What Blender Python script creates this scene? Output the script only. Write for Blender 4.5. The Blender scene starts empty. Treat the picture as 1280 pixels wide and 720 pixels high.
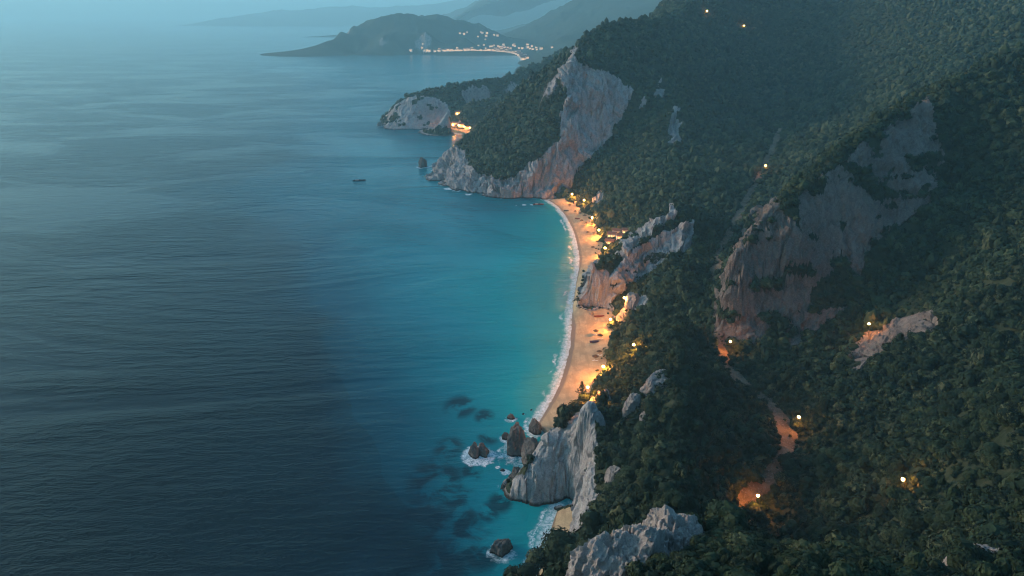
import bpy, math, random
import numpy as np
from mathutils import Vector, Euler, kdtree

random.seed(7)
RNG = np.random.default_rng(11)
SC = bpy.context.scene
COL = SC.collection
R = math.radians

# ------------------------------------------------------------------ camera geometry (metres, camera above the origin)
CAM_H = 220.0
FPX, HOR = 900.0, 18.0
PITCH = math.atan((360 - HOR) / FPX)
SP, CP = math.sin(PITCH), math.cos(PITCH)


def ray(px, py):
    u, v = (px - 640) / FPX, (360 - py) / FPX
    return u, CP + v * SP, -SP + v * CP


def at_z(px, py, z=0.0):
    dx, dy, dz = ray(px, py)
    t = (z - CAM_H) / dz
    return (dx * t, dy * t, z)


def at_y(px, py, Y):
    if Y < 2500:
        Y = CAM_H / math.tan(math.atan(CAM_H / Y) - R(0.6))
    dx, dy, dz = ray(px, py)
    t = Y / dy
    return (dx * t, Y, CAM_H + dz * t)


# ------------------------------------------------------------------ noise in numpy
def _hash(ix, iy, iz, seed):
    h = (ix.astype(np.uint32) * np.uint32(374761393) + iy.astype(np.uint32) * np.uint32(668265263)
         + iz.astype(np.uint32) * np.uint32(2147483647 - 58) + np.uint32(seed * 1013904223 & 0xffffffff))
    h = (h ^ (h >> np.uint32(13))) * np.uint32(1274126177)
    h = h ^ (h >> np.uint32(16))
    return (h & np.uint32(0xffff)).astype(np.float32) / np.float32(65535.0)


def vnoise(x, y, z, seed=1):
    ix, iy, iz = np.floor(x).astype(np.int64), np.floor(y).astype(np.int64), np.floor(z).astype(np.int64)
    fx, fy, fz = (x - ix).astype(np.float32), (y - iy).astype(np.float32), (z - iz).astype(np.float32)
    fx, fy, fz = fx * fx * (3 - 2 * fx), fy * fy * (3 - 2 * fy), fz * fz * (3 - 2 * fz)
    o = np.zeros_like(fx)
    for a in (0, 1):
        wx = fx if a else 1 - fx
        for b in (0, 1):
            wy = fy if b else 1 - fy
            for c in (0, 1):
                wz = fz if c else 1 - fz
                o += wx * wy * wz * _hash(ix + a, iy + b, iz + c, seed)
    return o * 2 - 1


def fbm(x, y, z, octaves=4, seed=1, ridged=False, gain=0.5):
    s, amp, tot = 0, 1.0, 0
    for k in range(octaves):
        n = vnoise(x, y, z, seed + k * 17)
        if ridged:
            n = 1 - 2 * np.abs(n)
        s = s + n * amp
        tot += amp
        amp *= gain
        x, y, z = x * 2.03 + 11.3, y * 2.03 + 5.7, z * 2.03 + 3.1
    return s / tot


def facets(x, y, z, s, seed, tilt=0.5):
    """fractured rock: every jittered cell is a flat block with its own offset and tilt, sharp where blocks meet"""
    X_, Y__, Z_ = x / s, y / s, z / s
    ix, iy, iz = np.floor(X_).astype(np.int64), np.floor(Y__).astype(np.int64), np.floor(Z_).astype(np.int64)
    best = np.full(len(x), 1e9, np.float32); out = np.zeros(len(x), np.float32)
    for a in (-1, 0, 1):
        for b in (-1, 0, 1):
            for c in (-1, 0, 1):
                jx_, jy_, jz_ = ix + a, iy + b, iz + c
                dx = X_ - jx_ - _hash(jx_, jy_, jz_, seed); dy = Y__ - jy_ - _hash(jx_, jy_, jz_, seed + 1); dz = Z_ - jz_ - _hash(jx_, jy_, jz_, seed + 2)
                d = dx * dx + dy * dy + dz * dz
                v = (_hash(jx_, jy_, jz_, seed + 3) - 0.5) * 1.2 + tilt * (dx * (_hash(jx_, jy_, jz_, seed + 4) - .5) + dy * (_hash(jx_, jy_, jz_, seed + 5) - .5) + dz * (_hash(jx_, jy_, jz_, seed + 6) - .5)) * 3
                m = d < best
                best = np.where(m, d, best); out = np.where(m, v, out)
    return out


def sstep(a, b, x):
    t = np.clip((x - a) / (b - a), 0, 1)
    return t * t * (3 - 2 * t)


MQ = 16.0


def rbf_fit(P, V, smooth=0.0):
    P, V = np.asarray(P, float), np.asarray(V, float)
    n = len(P)
    D = np.sqrt(((P[:, None] - P[None]) ** 2).sum(-1) + MQ)
    A = np.zeros((n + 1, n + 1))
    A[:n, :n] = -D
    A[np.arange(n), np.arange(n)] += smooth
    A[:n, n] = 1
    A[n, :n] = 1
    w = np.linalg.solve(A, np.concatenate([V, [0]]))
    return P, w


def rbf_eval(fit, x, y):
    P, w = fit
    out = np.empty(len(x), np.float32)
    Pf = P.astype(np.float32)
    for i in range(0, len(x), 40000):
        xx, yy = x[i:i + 40000, None], y[i:i + 40000, None]
        D = np.sqrt((xx - Pf[None, :, 0]) ** 2 + (yy - Pf[None, :, 1]) ** 2 + MQ)
        out[i:i + 40000] = -(D @ w[:-1].astype(np.float32)) + w[-1]
    return out


def in_poly(x, y, poly):
    inside = np.zeros(len(x), bool)
    n = len(poly)
    for i in range(n):
        x0, y0 = poly[i][:2]
        x1, y1 = poly[(i + 1) % n][:2]
        if y0 == y1:
            continue
        c = ((y0 > y) != (y1 > y)) & (x < (x1 - x0) * (y - y0) / (y1 - y0) + x0)
        inside ^= c
    return inside


def project(X, Y, Z):
    dz = Z - CAM_H
    f = Y * CP - dz * SP
    up = Y * SP + dz * CP
    return 640 + FPX * X / f, 360 - FPX * up / f


# ------------------------------------------------------------------ mesh helpers
def mesh_np(name, V, F, mat, attrs=None, smooth=True, parent=None):
    V = np.ascontiguousarray(V, np.float32)
    F = np.ascontiguousarray(F, np.int32)
    k = F.shape[1]
    me = bpy.data.meshes.new(name)
    me.vertices.add(len(V))
    me.vertices.foreach_set('co', V.ravel())
    me.loops.add(F.size)
    me.loops.foreach_set('vertex_index', F.ravel())
    me.polygons.add(len(F))
    me.polygons.foreach_set('loop_start', np.arange(0, F.size, k, dtype=np.int32))
    me.polygons.foreach_set('use_smooth', np.full(len(F), smooth))
    for an, av in (attrs or {}).items():
        a = me.attributes.new(an, 'FLOAT', 'POINT')
        a.data.foreach_set('value', np.ascontiguousarray(av, np.float32))
    me.update(calc_edges=True)
    if mat is not None:
        for m in (mat if isinstance(mat, (list, tuple)) else [mat]):
            me.materials.append(m)
    o = bpy.data.objects.new(name, me)
    COL.objects.link(o)
    if parent:
        o.parent = parent
    return o


def tag(o, label=None, cat=None, group=None, kind=None):
    if label: o['label'] = label
    if cat: o['category'] = cat
    if group: o['group'] = group
    if kind: o['kind'] = kind
    return o


def empty(name, loc, rz=0.0):
    o = bpy.data.objects.new(name, None)
    COL.objects.link(o)
    o.location = loc
    o.rotation_euler = (0, 0, rz)
    o.empty_display_size = 0.5
    return o


def copy_tree(o, parent=None):
    c = o.copy()
    COL.objects.link(c)
    c.parent = parent
    for ch in list(o.children):
        copy_tree(ch, c)
    return c


class MB:
    """collects shapes into one mesh"""

    def __init__(s):
        s.v, s.f, s.mi = [], [], []

    def add(s, vs, fs, mi=0):
        b = len(s.v)
        s.v += [tuple(v) for v in vs]
        s.f += [tuple(i + b for i in f) for f in fs]
        s.mi += [mi] * len(fs)
        return s

    def box(s, c, d, rz=0.0, mi=0):
        x, y, z = d[0] / 2, d[1] / 2, d[2] / 2
        cr, sr = math.cos(rz), math.sin(rz)
        vs = []
        for k in (-z, z):
            for (i, j) in ((-x, -y), (x, -y), (x, y), (-x, y)):
                vs.append((c[0] + i * cr - j * sr, c[1] + i * sr + j * cr, c[2] + k))
        return s.add(vs, [(3, 2, 1, 0), (4, 5, 6, 7), (0, 1, 5, 4), (1, 2, 6, 5), (2, 3, 7, 6), (3, 0, 4, 7)], mi)

    def tube(s, p0, p1, r0, r1=None, n=8, mi=0):
        r1 = r0 if r1 is None else r1
        p0, p1 = Vector(p0), Vector(p1)
        d = (p1 - p0).normalized()
        a = d.orthogonal().normalized()
        b = d.cross(a)
        vs = []
        for p, r in ((p0, r0), (p1, r1)):
            for k in range(n):
                t = 2 * math.pi * k / n
                vs.append(p + a * (r * math.cos(t)) + b * (r * math.sin(t)))
        fs = [(k, (k + 1) % n, n + (k + 1) % n, n + k) for k in range(n)]
        fs += [tuple(range(n - 1, -1, -1)), tuple(range(n, 2 * n))]
        return s.add(vs, fs, mi)

    def lathe(s, prof, n=16, c=(0, 0, 0), mi=0):
        vs, fs = [], []
        for (r, z) in prof:
            for k in range(n):
                t = 2 * math.pi * k / n
                vs.append((c[0] + r * math.cos(t), c[1] + r * math.sin(t), c[2] + z))
        for i in range(len(prof) - 1):
            for k in range(n):
                fs.append((i * n + k, i * n + (k + 1) % n, (i + 1) * n + (k + 1) % n, (i + 1) * n + k))
        return s.add(vs, fs, mi)

    def build(s, name, mat, parent=None, smooth=False, loc=None):
        me = bpy.data.meshes.new(name)
        me.from_pydata(s.v, [], s.f)
        for m in (mat if isinstance(mat, (list, tuple)) else [mat]):
            me.materials.append(m)
        me.polygons.foreach_set('material_index', s.mi)
        me.polygons.foreach_set('use_smooth', [smooth] * len(s.f))
        me.update()
        o = bpy.data.objects.new(name, me)
        COL.objects.link(o)
        if parent: o.parent = parent
        if loc: o.location = loc
        return o


# ------------------------------------------------------------------ materials
class NT:
    def __init__(s, name):
        s.m = bpy.data.materials.new(name)
        s.m.use_nodes = True
        s.t = s.m.node_tree
        s.t.nodes.clear()
        s.out = s.t.nodes.new('ShaderNodeOutputMaterial')

    def n(s, typ, ins=None, **props):
        nd = s.t.nodes.new(typ)
        for k, v in props.items():
            setattr(nd, k, v)
        for k, v in (ins or {}).items():
            s.put(nd.inputs[k], v)
        return nd

    def put(s, sock, v):
        if hasattr(v, 'is_linked'):
            s.t.links.new(v, sock)
        elif hasattr(v, 'outputs'):
            s.t.links.new(v.outputs[0], sock)
        else:
            if isinstance(v, (tuple, list)) and len(v) == 3 and sock.type == 'RGBA':
                v = (*v, 1)
            sock.default_value = v

    def attr(s, name):
        return s.n('ShaderNodeAttribute', attribute_name=name).outputs['Fac']

    def math(s, op, a, b=0.0, c=None):
        nd = s.n('ShaderNodeMath', operation=op)
        s.put(nd.inputs[0], a)
        s.put(nd.inputs[1], b)
        if c is not None:
            s.put(nd.inputs[2], c)
        return nd.outputs[0]

    def ramp(s, fac, stops, interp='LINEAR'):
        nd = s.n('ShaderNodeValToRGB')
        r = nd.color_ramp
        r.interpolation = interp
        while len(r.elements) < len(stops):
            r.elements.new(0.5)
        for e, (p, c) in zip(r.elements, stops):
            e.position = p
            e.color = (*c, 1) if isinstance(c, (tuple, list)) else (c, c, c, 1)
        s.put(nd.inputs[0], fac)
        return nd.outputs[0]

    def step(s, x, a, b):
        nd = s.n('ShaderNodeMapRange', interpolation_type='SMOOTHSTEP')
        s.put(nd.inputs['Value'], x)
        nd.inputs['From Min'].default_value = a
        nd.inputs['From Max'].default_value = b
        return nd.outputs['Result']

    def mix(s, f, a, b, blend='MIX'):
        nd = s.n('ShaderNodeMix', data_type='RGBA', blend_type=blend)
        s.put(nd.inputs[0], f)
        s.put(nd.inputs[6], a)
        s.put(nd.inputs[7], b)
        return nd.outputs[2]

    def pos(s):
        return s.n('ShaderNodeNewGeometry').outputs['Position']

    def mapping(s, vec, scale=(1, 1, 1), rot=(0, 0, 0)):
        nd = s.n('ShaderNodeMapping')
        s.put(nd.inputs['Vector'], vec)
        nd.inputs['Scale'].default_value = scale
        nd.inputs['Rotation'].default_value = rot
        return nd.outputs[0]

    def noise(s, vec, scale, detail=4, rough=0.55, dist=0.0):
        nd = s.n('ShaderNodeTexNoise')
        s.put(nd.inputs['Vector'], vec)
        nd.inputs['Scale'].default_value = scale
        nd.inputs['Detail'].default_value = detail
        nd.inputs['Roughness'].default_value = rough
        nd.inputs['Distortion'].default_value = dist
        return nd.outputs[0]

    def bump(s, h, strength, dist, normal=None):
        nd = s.n('ShaderNodeBump')
        nd.inputs['Strength'].default_value = strength
        nd.inputs['Distance'].default_value = dist
        s.put(nd.inputs['Height'], h)
        if normal is not None:
            s.put(nd.inputs['Normal'], normal)
        return nd.outputs[0]

    def bsdf(s, color, rough=0.9, normal=None, spec=0.2, **kw):
        nd = s.n('ShaderNodeBsdfPrincipled')
        s.put(nd.inputs['Base Color'], color)
        s.put(nd.inputs['Roughness'], rough)
        s.put(nd.inputs['Specular IOR Level'], spec)
        if normal is not None:
            s.put(nd.inputs['Normal'], normal)
        for k, v in kw.items():
            s.put(nd.inputs[k.replace('_', ' ')], v)
        return nd

    def done(s, shader):
        s.t.links.new(shader.outputs[0] if hasattr(shader, 'outputs') else shader, s.out.inputs['Surface'])
        return s.m


def rock_color(b, warm=1.0, k=1.0):
    """limestone: pale grey-beige with vertical stain streaks, cracks and rusty patches"""
    p = b.pos()
    if k != 1.0:
        p = b.mapping(p, (k, k, k))
    big = b.noise(p, 0.045, 5, 0.6)
    fine = b.noise(p, 0.55, 6, 0.65)
    streak = b.noise(b.mapping(p, (1, 1, 0.12)), 0.42, 6, 0.65, 0.6)
    col = b.ramp(streak, [(0.30, (0.17, 0.155, 0.145)), (0.48, (0.36, 0.325, 0.30)), (0.66, (0.50, 0.455, 0.42))])
    rust = b.step(big, 0.50, 0.66)
    col = b.mix(b.math('MULTIPLY', rust, 0.55 * warm), col, (0.36, 0.215, 0.155))
    col = b.mix(b.math('MULTIPLY', b.step(fine, 0.36, 0.50), 0.6), (0.20, 0.185, 0.175), col)
    col = b.mix(b.math('MULTIPLY', b.step(b.noise(b.mapping(p, (1, 1, 0.35)), 0.03, 5, 0.65, 0.5), 0.44, 0.62), 0.55), col, (0.15, 0.14, 0.135))
    vor = b.n('ShaderNodeTexVoronoi', feature='DISTANCE_TO_EDGE')
    warp = b.n('ShaderNodeVectorMath', operation='ADD')
    b.put(warp.inputs[0], b.mapping(p, (1, 1, 0.28)))
    wn = b.n('ShaderNodeTexNoise', {'Vector': p, 'Scale': 0.12, 'Detail': 4.0})
    sc = b.n('ShaderNodeVectorMath', operation='SCALE')
    b.put(sc.inputs[0], wn.outputs['Color'])
    sc.inputs['Scale'].default_value = 9.0
    b.put(warp.inputs[1], sc)
    b.put(vor.inputs['Vector'], warp)
    vor.inputs['Scale'].default_value = 0.075
    crack = b.math('MAXIMUM', b.step(vor.outputs['Distance'], 0.0, 0.03), b.step(b.noise(p, 0.06, 3), 0.40, 0.52))
    mott = b.noise(p, 1.7, 5, 0.7)
    col = b.mix(b.math('MULTIPLY', b.step(mott, 0.42, 0.64), 0.35), col, (0.55, 0.50, 0.46))
    col = b.mix(b.math('MULTIPLY_ADD', crack, 0.45, 0.55), (0.09, 0.085, 0.08), col)
    h = b.math('ADD', b.math('MULTIPLY', fine, 0.6), b.math('MULTIPLY', streak, 0.9))
    h = b.math('ADD', b.math('ADD', h, b.math('MULTIPLY', mott, 0.25)), b.math('MULTIPLY', crack, 0.30))
    return col, h, p


def mat_rock(name, warm=1.0, tide=True, dark=1.0, k=1.0):
    b = NT(name)
    col, h, p = rock_color(b, warm, k)
    if tide:
        z = b.n('ShaderNodeSeparateXYZ')
        b.put(z.inputs[0], p)
        zz = b.math('ADD', z.outputs['Z'], b.math('MULTIPLY', b.noise(p, 0.3, 3), -2.2))
        col = b.mix(b.step(zz, -0.6, 1.0), (0.035, 0.03, 0.026), col)
    if dark != 1.0:
        col = b.mix(1.0, col, (dark, dark * 0.93, dark * 0.88), 'MULTIPLY')
    return b.done(b.bsdf(col, 0.92, b.bump(h, 0.9, 0.9 / k), 0.15))


def mat_terrain(name='hillside_ground', k=1.0, stain=None):
    """ground between the bushes + bare limestone, told apart by the mesh attribute 'rock'"""
    b = NT(name)
    col, h, p = rock_color(b, 1.0, k)
    p = b.pos()
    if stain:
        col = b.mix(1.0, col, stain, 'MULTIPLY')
    z = b.n('ShaderNodeSeparateXYZ')
    b.put(z.inputs[0], p)
    zz = b.math('ADD', z.outputs['Z'], b.math('MULTIPLY', b.noise(p, 0.3, 3), -2.2))
    col = b.mix(b.step(zz, -0.6, 1.0), (0.035, 0.03, 0.026), col)
    n1 = b.noise(p, 0.35, 6, 0.7)
    n2 = b.noise(p, 0.02, 4, 0.6)
    soil = b.ramp(n1, [(0.34, (0.012, 0.018, 0.009)), (0.52, (0.026, 0.034, 0.017)), (0.70, (0.060, 0.058, 0.036))])
    soil = b.mix(b.step(n2, 0.45, 0.65), soil, b.mix(0.5, soil, (0.055, 0.06, 0.03)))
    r = b.math('ADD', b.attr('rock'), b.math('MULTIPLY', b.math('SUBTRACT', b.noise(p, 0.22, 5, 0.7), 0.5), 0.9))
    rf = b.step(r, 0.42, 0.56)
    col = b.mix(rf, soil, col)
    hh = b.math('ADD', b.math('MULTIPLY', h, rf), b.math('MULTIPLY', n1, 0.8))
    return b.done(b.bsdf(col, 0.95, b.bump(hh, 0.9, 0.9 / k), 0.1))


def mat_sand(name, dry, wet):
    b = NT(name)
    p = b.pos()
    n = b.noise(p, 0.16, 5, 0.6)
    f = b.noise(p, 1.6, 4, 0.6)
    wv = b.noise(b.mapping(p, (1.0, 0.16, 1), (0, 0, R(-8))), 0.22, 4, 0.6, 0.8)
    col = b.mix(b.step(n, 0.35, 0.68), dry, tuple(c * 0.74 for c in dry))
    col = b.mix(b.math('MULTIPLY', b.step(f, 0.48, 0.62), 0.6), col, tuple(c * 0.55 for c in dry))
    # trodden tracks parallel to the shore
    col = b.mix(b.math('MULTIPLY', b.step(wv, 0.50, 0.60), 0.6), col, tuple(c * 0.6 for c in dry))
    # dark scatter of pebbles, seaweed and litter
    col = b.mix(b.math('MULTIPLY', b.step(b.noise(p, 0.75, 5, 0.8), 0.62, 0.70), 0.65), col, tuple(c * 0.28 for c in dry))
    w = b.math('ADD', b.attr('wet'), b.math('MULTIPLY', b.math('SUBTRACT', b.noise(p, 0.09, 3), 0.5), 0.5))
    wf = b.step(w, 0.35, 0.7)
    col = b.mix(wf, col, wet)
    rough = b.math('SUBTRACT', 0.95, b.math('MULTIPLY', wf, 0.45))
    return b.done(b.bsdf(col, rough, b.bump(b.math('ADD', f, b.math('MULTIPLY', wv, 0.8)), 0.6, 0.25), 0.25))


def mat_track():
    """gravel and dust of the dirt track, with weeds"""
    b = NT('dirt_track_gravel')
    p = b.pos()
    n = b.noise(p, 0.11, 6, 0.7, 0.6)
    g = b.noise(p, 1.3, 6, 0.75)
    v = b.n('ShaderNodeTexVoronoi', {'Vector': p, 'Scale': 0.9})
    col = b.ramp(n, [(0.32, (0.055, 0.042, 0.028)), (0.48, (0.13, 0.088, 0.055)), (0.62, (0.20, 0.14, 0.09)), (0.75, (0.11, 0.085, 0.06))])
    col = b.mix(b.math('MULTIPLY', b.step(g, 0.5, 0.66), 0.6), col, (0.24, 0.20, 0.16))
    col = b.mix(b.step(v.outputs['Distance'], 0.30, 0.16), col, (0.20, 0.18, 0.16))
    col = b.mix(b.math('MULTIPLY', b.step(b.noise(p, 0.30, 5, 0.7), 0.58, 0.68), 0.7), col, (0.022, 0.032, 0.014))
    return b.done(b.bsdf(col, 0.95, b.bump(b.math('ADD', g, n), 0.9, 0.4), 0.1))


def mat_water():
    b = NT('sea_water')
    p = b.pos()
    sh = b.attr('shallow')
    sh = b.math('ADD', sh, b.math('MULTIPLY', b.math('SUBTRACT', b.noise(p, 0.012, 4, 0.6), 0.5), 0.12))
    # uneven shelf edge: tongues of shallower and deeper water
    sh = b.math('ADD', sh, b.math('MULTIPLY', b.math('SUBTRACT', b.noise(b.mapping(p, (1, .45, 1)), 0.0045, 4, 0.6, 0.9), 0.5), b.math('MULTIPLY', b.math('MULTIPLY', b.step(sh, 0.0, 0.18), b.step(sh, 0.62, 0.30)), 0.34)))
    col = b.ramp(sh, [(0.0, (0.001, 0.007, 0.010)), (0.10, (0.0015, 0.016, 0.026)), (0.23, (0.0018, 0.064, 0.092)),
                      (0.46, (0.0025, 0.17, 0.20)), (0.74, (0.006, 0.27, 0.275)), (0.93, (0.075, 0.30, 0.25)), (1.0, (0.30, 0.27, 0.17))])
    # rock and weed on the sea bed
    rk = b.math('MULTIPLY', b.attr('reef'), b.step(b.noise(p, 0.055, 5, 0.62, 0.5), 0.40, 0.56))
    col = b.mix(b.math('MULTIPLY', rk, 0.85), col, (0.002, 0.016, 0.028))
    # surf
    d = b.attr('shore')
    fn = b.noise(p, 0.085, 4, 0.6, 0.4)
    fn2 = b.noise(p, 0.55, 6, 0.72, 1.2)
    dd = b.math('ADD', d, b.math('MULTIPLY', b.math('SUBTRACT', fn, 0.5), 9.0))
    front = b.math('MULTIPLY', b.step(dd, -1.2, 0.2), b.step(dd, 6.8, 2.4))
    dd2 = b.math('ADD', d, b.math('MULTIPLY', b.math('SUBTRACT', b.noise(p, 0.05, 3), 0.5), 14.0))
    second = b.math('MULTIPLY', b.math('MULTIPLY', b.step(dd2, 6.0, 7.2), b.step(dd2, 9.5, 8.0)), b.step(b.noise(p, 0.03, 2), 0.47, 0.6))
    lace = b.step(fn2, 0.40, 0.60)
    foam = b.math('MAXIMUM', b.math('MULTIPLY', front, b.math('MULTIPLY_ADD', lace, 0.75, 0.25)), b.math('MULTIPLY', second, lace))
    foam = b.math('MULTIPLY', foam, b.attr('surf'))
    rd = b.attr('rockfoam')
    rn = b.math('ADD', rd, b.math('MULTIPLY', b.math('SUBTRACT', b.noise(p, 0.16, 5, 0.7, 0.8), 0.5), 1.7))
    foam2 = b.math('MULTIPLY', b.step(rn, 0.42, 0.80), b.math('MULTIPLY_ADD', b.step(fn2, 0.36, 0.58), 0.85, 0.15))
    foam = b.math('MAXIMUM', foam, foam2)
    col = b.mix(foam, col, (0.72, 0.76, 0.76))
    # swell and ripples
    rot = (0, 0, R(-17))
    q = b.mapping(p, (0.28, 1.0, 1.0), rot)
    w1 = b.noise(q, 0.075, 3, 0.5, 0.35)
    w2 = b.noise(b.mapping(p, (0.34, 1.0, 1.0), (0, 0, R(-9))), 0.21, 4, 0.6, 0.3)
    w3 = b.noise(b.mapping(p, (0.6, 1.0, 1.0), (0, 0, R(-26))), 0.75, 3, 0.6)
    calm = b.math('MULTIPLY_ADD', b.step(b.noise(b.mapping(p, (0.5, 1, 1), rot), 0.006, 4, 0.6, 0.8), 0.38, 0.62), 1.0, 0.30)
    hgt = b.math('ADD', b.math('MULTIPLY', w1, 1.3), b.math('ADD', b.math('MULTIPLY', w2, 1.1), b.math('MULTIPLY', w3, 0.35)))
    hgt = b.math('MULTIPLY', hgt, calm)
    nrm = b.bump(hgt, 1.0, 1.0)
    rough = b.math('MULTIPLY_ADD', foam, 0.6, 0.16)
    nd = b.bsdf(col, rough, nrm, 0.12)
    nd.inputs['IOR'].default_value = 1.33
    return b.done(nd)


def mat_leaf(name, stops, spec=0.15):
    b = NT(name)
    oi = b.n('ShaderNodeObjectInfo')
    t = b.math('FRACT', b.math('ADD', b.attr('tint'), oi.outputs['Random']))
    p = b.pos()
    big = b.noise(p, 0.035, 3)
    t2 = b.math('ADD', b.math('MULTIPLY', t, 0.75), b.math('MULTIPLY', big, 0.35))
    col = b.ramp(t2, stops)
    col = b.mix(b.math('MULTIPLY', b.step(b.noise(p, 1.1, 3, 0.6), 0.45, 0.7), 0.5), col, b.mix(1.0, col, (1.9, 1.8, 1.5), 'MULTIPLY'))
    nd = b.bsdf(col, 0.75, None, spec)
    return b.done(nd)


def mat_plain(name, col, rough=0.7, var=0.25, scale=6.0, metal=0.0, spec=0.3):
    b = NT(name)
    n = b.noise(b.n('ShaderNodeTexCoord').outputs['Object'], scale, 5, 0.6)
    c = b.mix(b.math('MULTIPLY', b.step(n, 0.4, 0.7), var * 2), col, tuple(x * 0.6 for x in col))
    return b.done(b.bsdf(c, rough, b.bump(n, 0.25, 0.02), spec, Metallic=metal))


def mat_glow(name, col, strength):
    b = NT(name)
    e = b.n('ShaderNodeEmission', {'Color': (*col, 1), 'Strength': strength})
    return b.done(e)
HAZE, EXPO = 1.15e-4, 2.8
L3, L2, L1, L0, LWIN, LFAR = 1000.0, 680.0, 150.0, 60.0, 0.6, 0.4
# ------------------------------------------------------------------ control points of the land, measured in the photograph
WATERLINE = [(683, 249), (700, 261), (714, 283), (722, 308), (724, 330), (720, 355), (716, 385), (714, 410), (711, 438),
             (703, 470), (690, 500), (672, 530)]
SANDBACK = [(706, 246), (722, 256), (737, 270), (747, 290), (752, 306), (755, 318), (749, 327), (738, 338), (729, 352), (723, 366), (721, 376), (727, 384), (742, 387), (757, 385), (768, 393), (764, 415), (763, 440),
            (756, 467), (743, 492), (724, 508), (704, 526), (690, 545)]
COVE_W = [(697, 637), (692, 650), (687, 668), (681, 692), (675, 712), (668, 730)]
COVE_B = [(712, 632), (719, 642), (716, 655), (706, 675), (696, 692), (688, 708), (682, 726)]
WASH = [(905, 735, 26, 4), (912, 680, 26, 4), (934, 630, 28, 4.2), (972, 585, 31, 4), (985, 545, 32, 4.2), (962, 505, 31, 4), (925, 475, 31, 4), (902, 440, 32, 4), (886, 395, 34, 4), (890, 350, 36, 4.4), (908, 300, 39, 4.6),
        (926, 262, 43, 4.8), (948, 222, 50, 5), (964, 190, 58, 5), (975, 160, 72, 5)]


def densify(pts, n):
    """smooth line through points (Catmull-Rom)"""
    P = [np.array(p, float) for p in pts]
    P = [2 * P[0] - P[1]] + P + [2 * P[-1] - P[-2]]
    out = []
    for i in range(1, len(P) - 2):
        for k in range(n):
            t = k / n
            a, b, c, d = P[i - 1:i + 3]
            out.append(tuple(0.5 * (2 * b + (c - a) * t + (2 * a - 5 * b + 4 * c - d) * t * t + (3 * b - a - 3 * c + d) * t ** 3)))
    return out + [tuple(P[-2])]


WATERLINE, COVE_W, WASH = densify(WATERLINE, 4), densify(COVE_W, 3), densify(WASH, 14)
SANDBACK, COVE_B = densify(SANDBACK, 2), densify(COVE_B, 2)
C = []


def cp(zone, *pts):
    for p in pts:
        px, py, k, v = p
        w = at_z(px, py, v) if k == 'z' else at_y(px, py, v)
        C.append((zone, w[0], w[1], w[2]))


def line(zone, n, *pts):
    W = [at_z(p[0], p[1], p[3]) if p[2] == 'z' else at_y(p[0], p[1], p[3]) for p in pts]
    for w in densify(W, n):
        C.append((zone, *w))


def cw(zone, *pts):
    for p in pts:
        C.append((zone, *p))


Z, Y_ = 'z', 'y'
# beaches and sea bed
for (a, b) in WATERLINE: cp('beach', (a, b, Z, 0.0))
for (a, b) in SANDBACK: cp('beach', (a, b, Z, 4.0))
for (a, b) in COVE_W: cp('beach', (a, b, Z, 0.0))
for (a, b) in COVE_B: cp('beach', (a, b, Z, 3.0))
for (a, b, c, d) in WASH[::4]: cp('beach', (a, b, Z, c))
for (a, b) in WATERLINE[4::4] + COVE_W[3::3]: cp('sea', (a - 22, b + 6, Z, -2.5), (a - 60, b + 6, Z, -7))
cp('sea', (560, 300, Z, -12), (500, 420, Z, -14), (560, 560, Z, -12), (470, 650, Z, -12), (440, 250, Z, -14), (600, 640, Z, -8),
   (610, 500, Z, -8), (640, 690, Z, -6), (660, 275, Z, -6), (620, 262, Z, -6), (540, 262, Z, -9), (500, 215, Z, -9), (520, 190, Z, -8),
   (560, 700, Z, -10), (380, 300, Z, -15), (380, 600, Z, -15), (640, 725, Z, -5))

# great mountain with its white wall
cp('mountain', (545, 212, Z, 0), (563, 234, Z, 0), (582, 240, Z, 0), (600, 243, Z, 0), (622, 247, Z, 0), (645, 248, Z, 0), (668, 247, Z, 0), (690, 245, Z, 1.5),
   (575, 200, Y_, 980), (592, 211, Y_, 925), (620, 222, Y_, 893), (640, 220, Y_, 886), (668, 200, Y_, 892), (690, 176, Y_, 905),
   (640, 170, Y_, 980), (660, 150, Y_, 985), (610, 190, Y_, 965), (685, 125, Y_, 985),
   (699, 180, Y_, 900), (706, 150, Y_, 920), (709, 121, Y_, 938), (702, 98, Y_, 955), (716, 72, Y_, 985), (722, 62, Y_, 1010),
   (702, 238, Y_, 872), (722, 206, Y_, 903), (745, 189, Y_, 925), (771, 151, Y_, 950), (791, 116, Y_, 975),
   (727, 79, Y_, 972), (758, 93, Y_, 975), (776, 111, Y_, 975), (730, 140, Y_, 940), (750, 130, Y_, 952), (725, 175, Y_, 915),
   (760, 60, Y_, 1030), (820, 100, Y_, 1040), (842, 60, Y_, 1130), (842, 108, Y_, 1020), (800, 70, Y_, 1060),
   (880, 45, Y_, 1240), (900, 100, Y_, 1160), (915, 150, Y_, 1080), (930, 190, Y_, 1010), (905, 20, Y_, 1360))
line('mountain', 3, (546, 208, Z, 3), (552, 202, Y_, 1035), (571, 181, Y_, 1045), (600, 160, Y_, 1062), (627, 139, Y_, 1075), (650, 117, Y_, 1075), (673, 96, Y_, 1070), (695, 77, Y_, 1060), (712, 64, Y_, 1045), (722, 57, Y_, 1040), (742, 38, Y_, 1065), (770, 29, Y_, 1100), (800, 27, Y_, 1140), (842, 14, Y_, 1220), (868, 3, Y_, 1280), (900, -28, Y_, 1360), (950, -50, Y_, 1460), (1000, -70, Y_, 1500), (1100, -90, Y_, 1500), (1250, -110, Y_, 1400))
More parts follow.
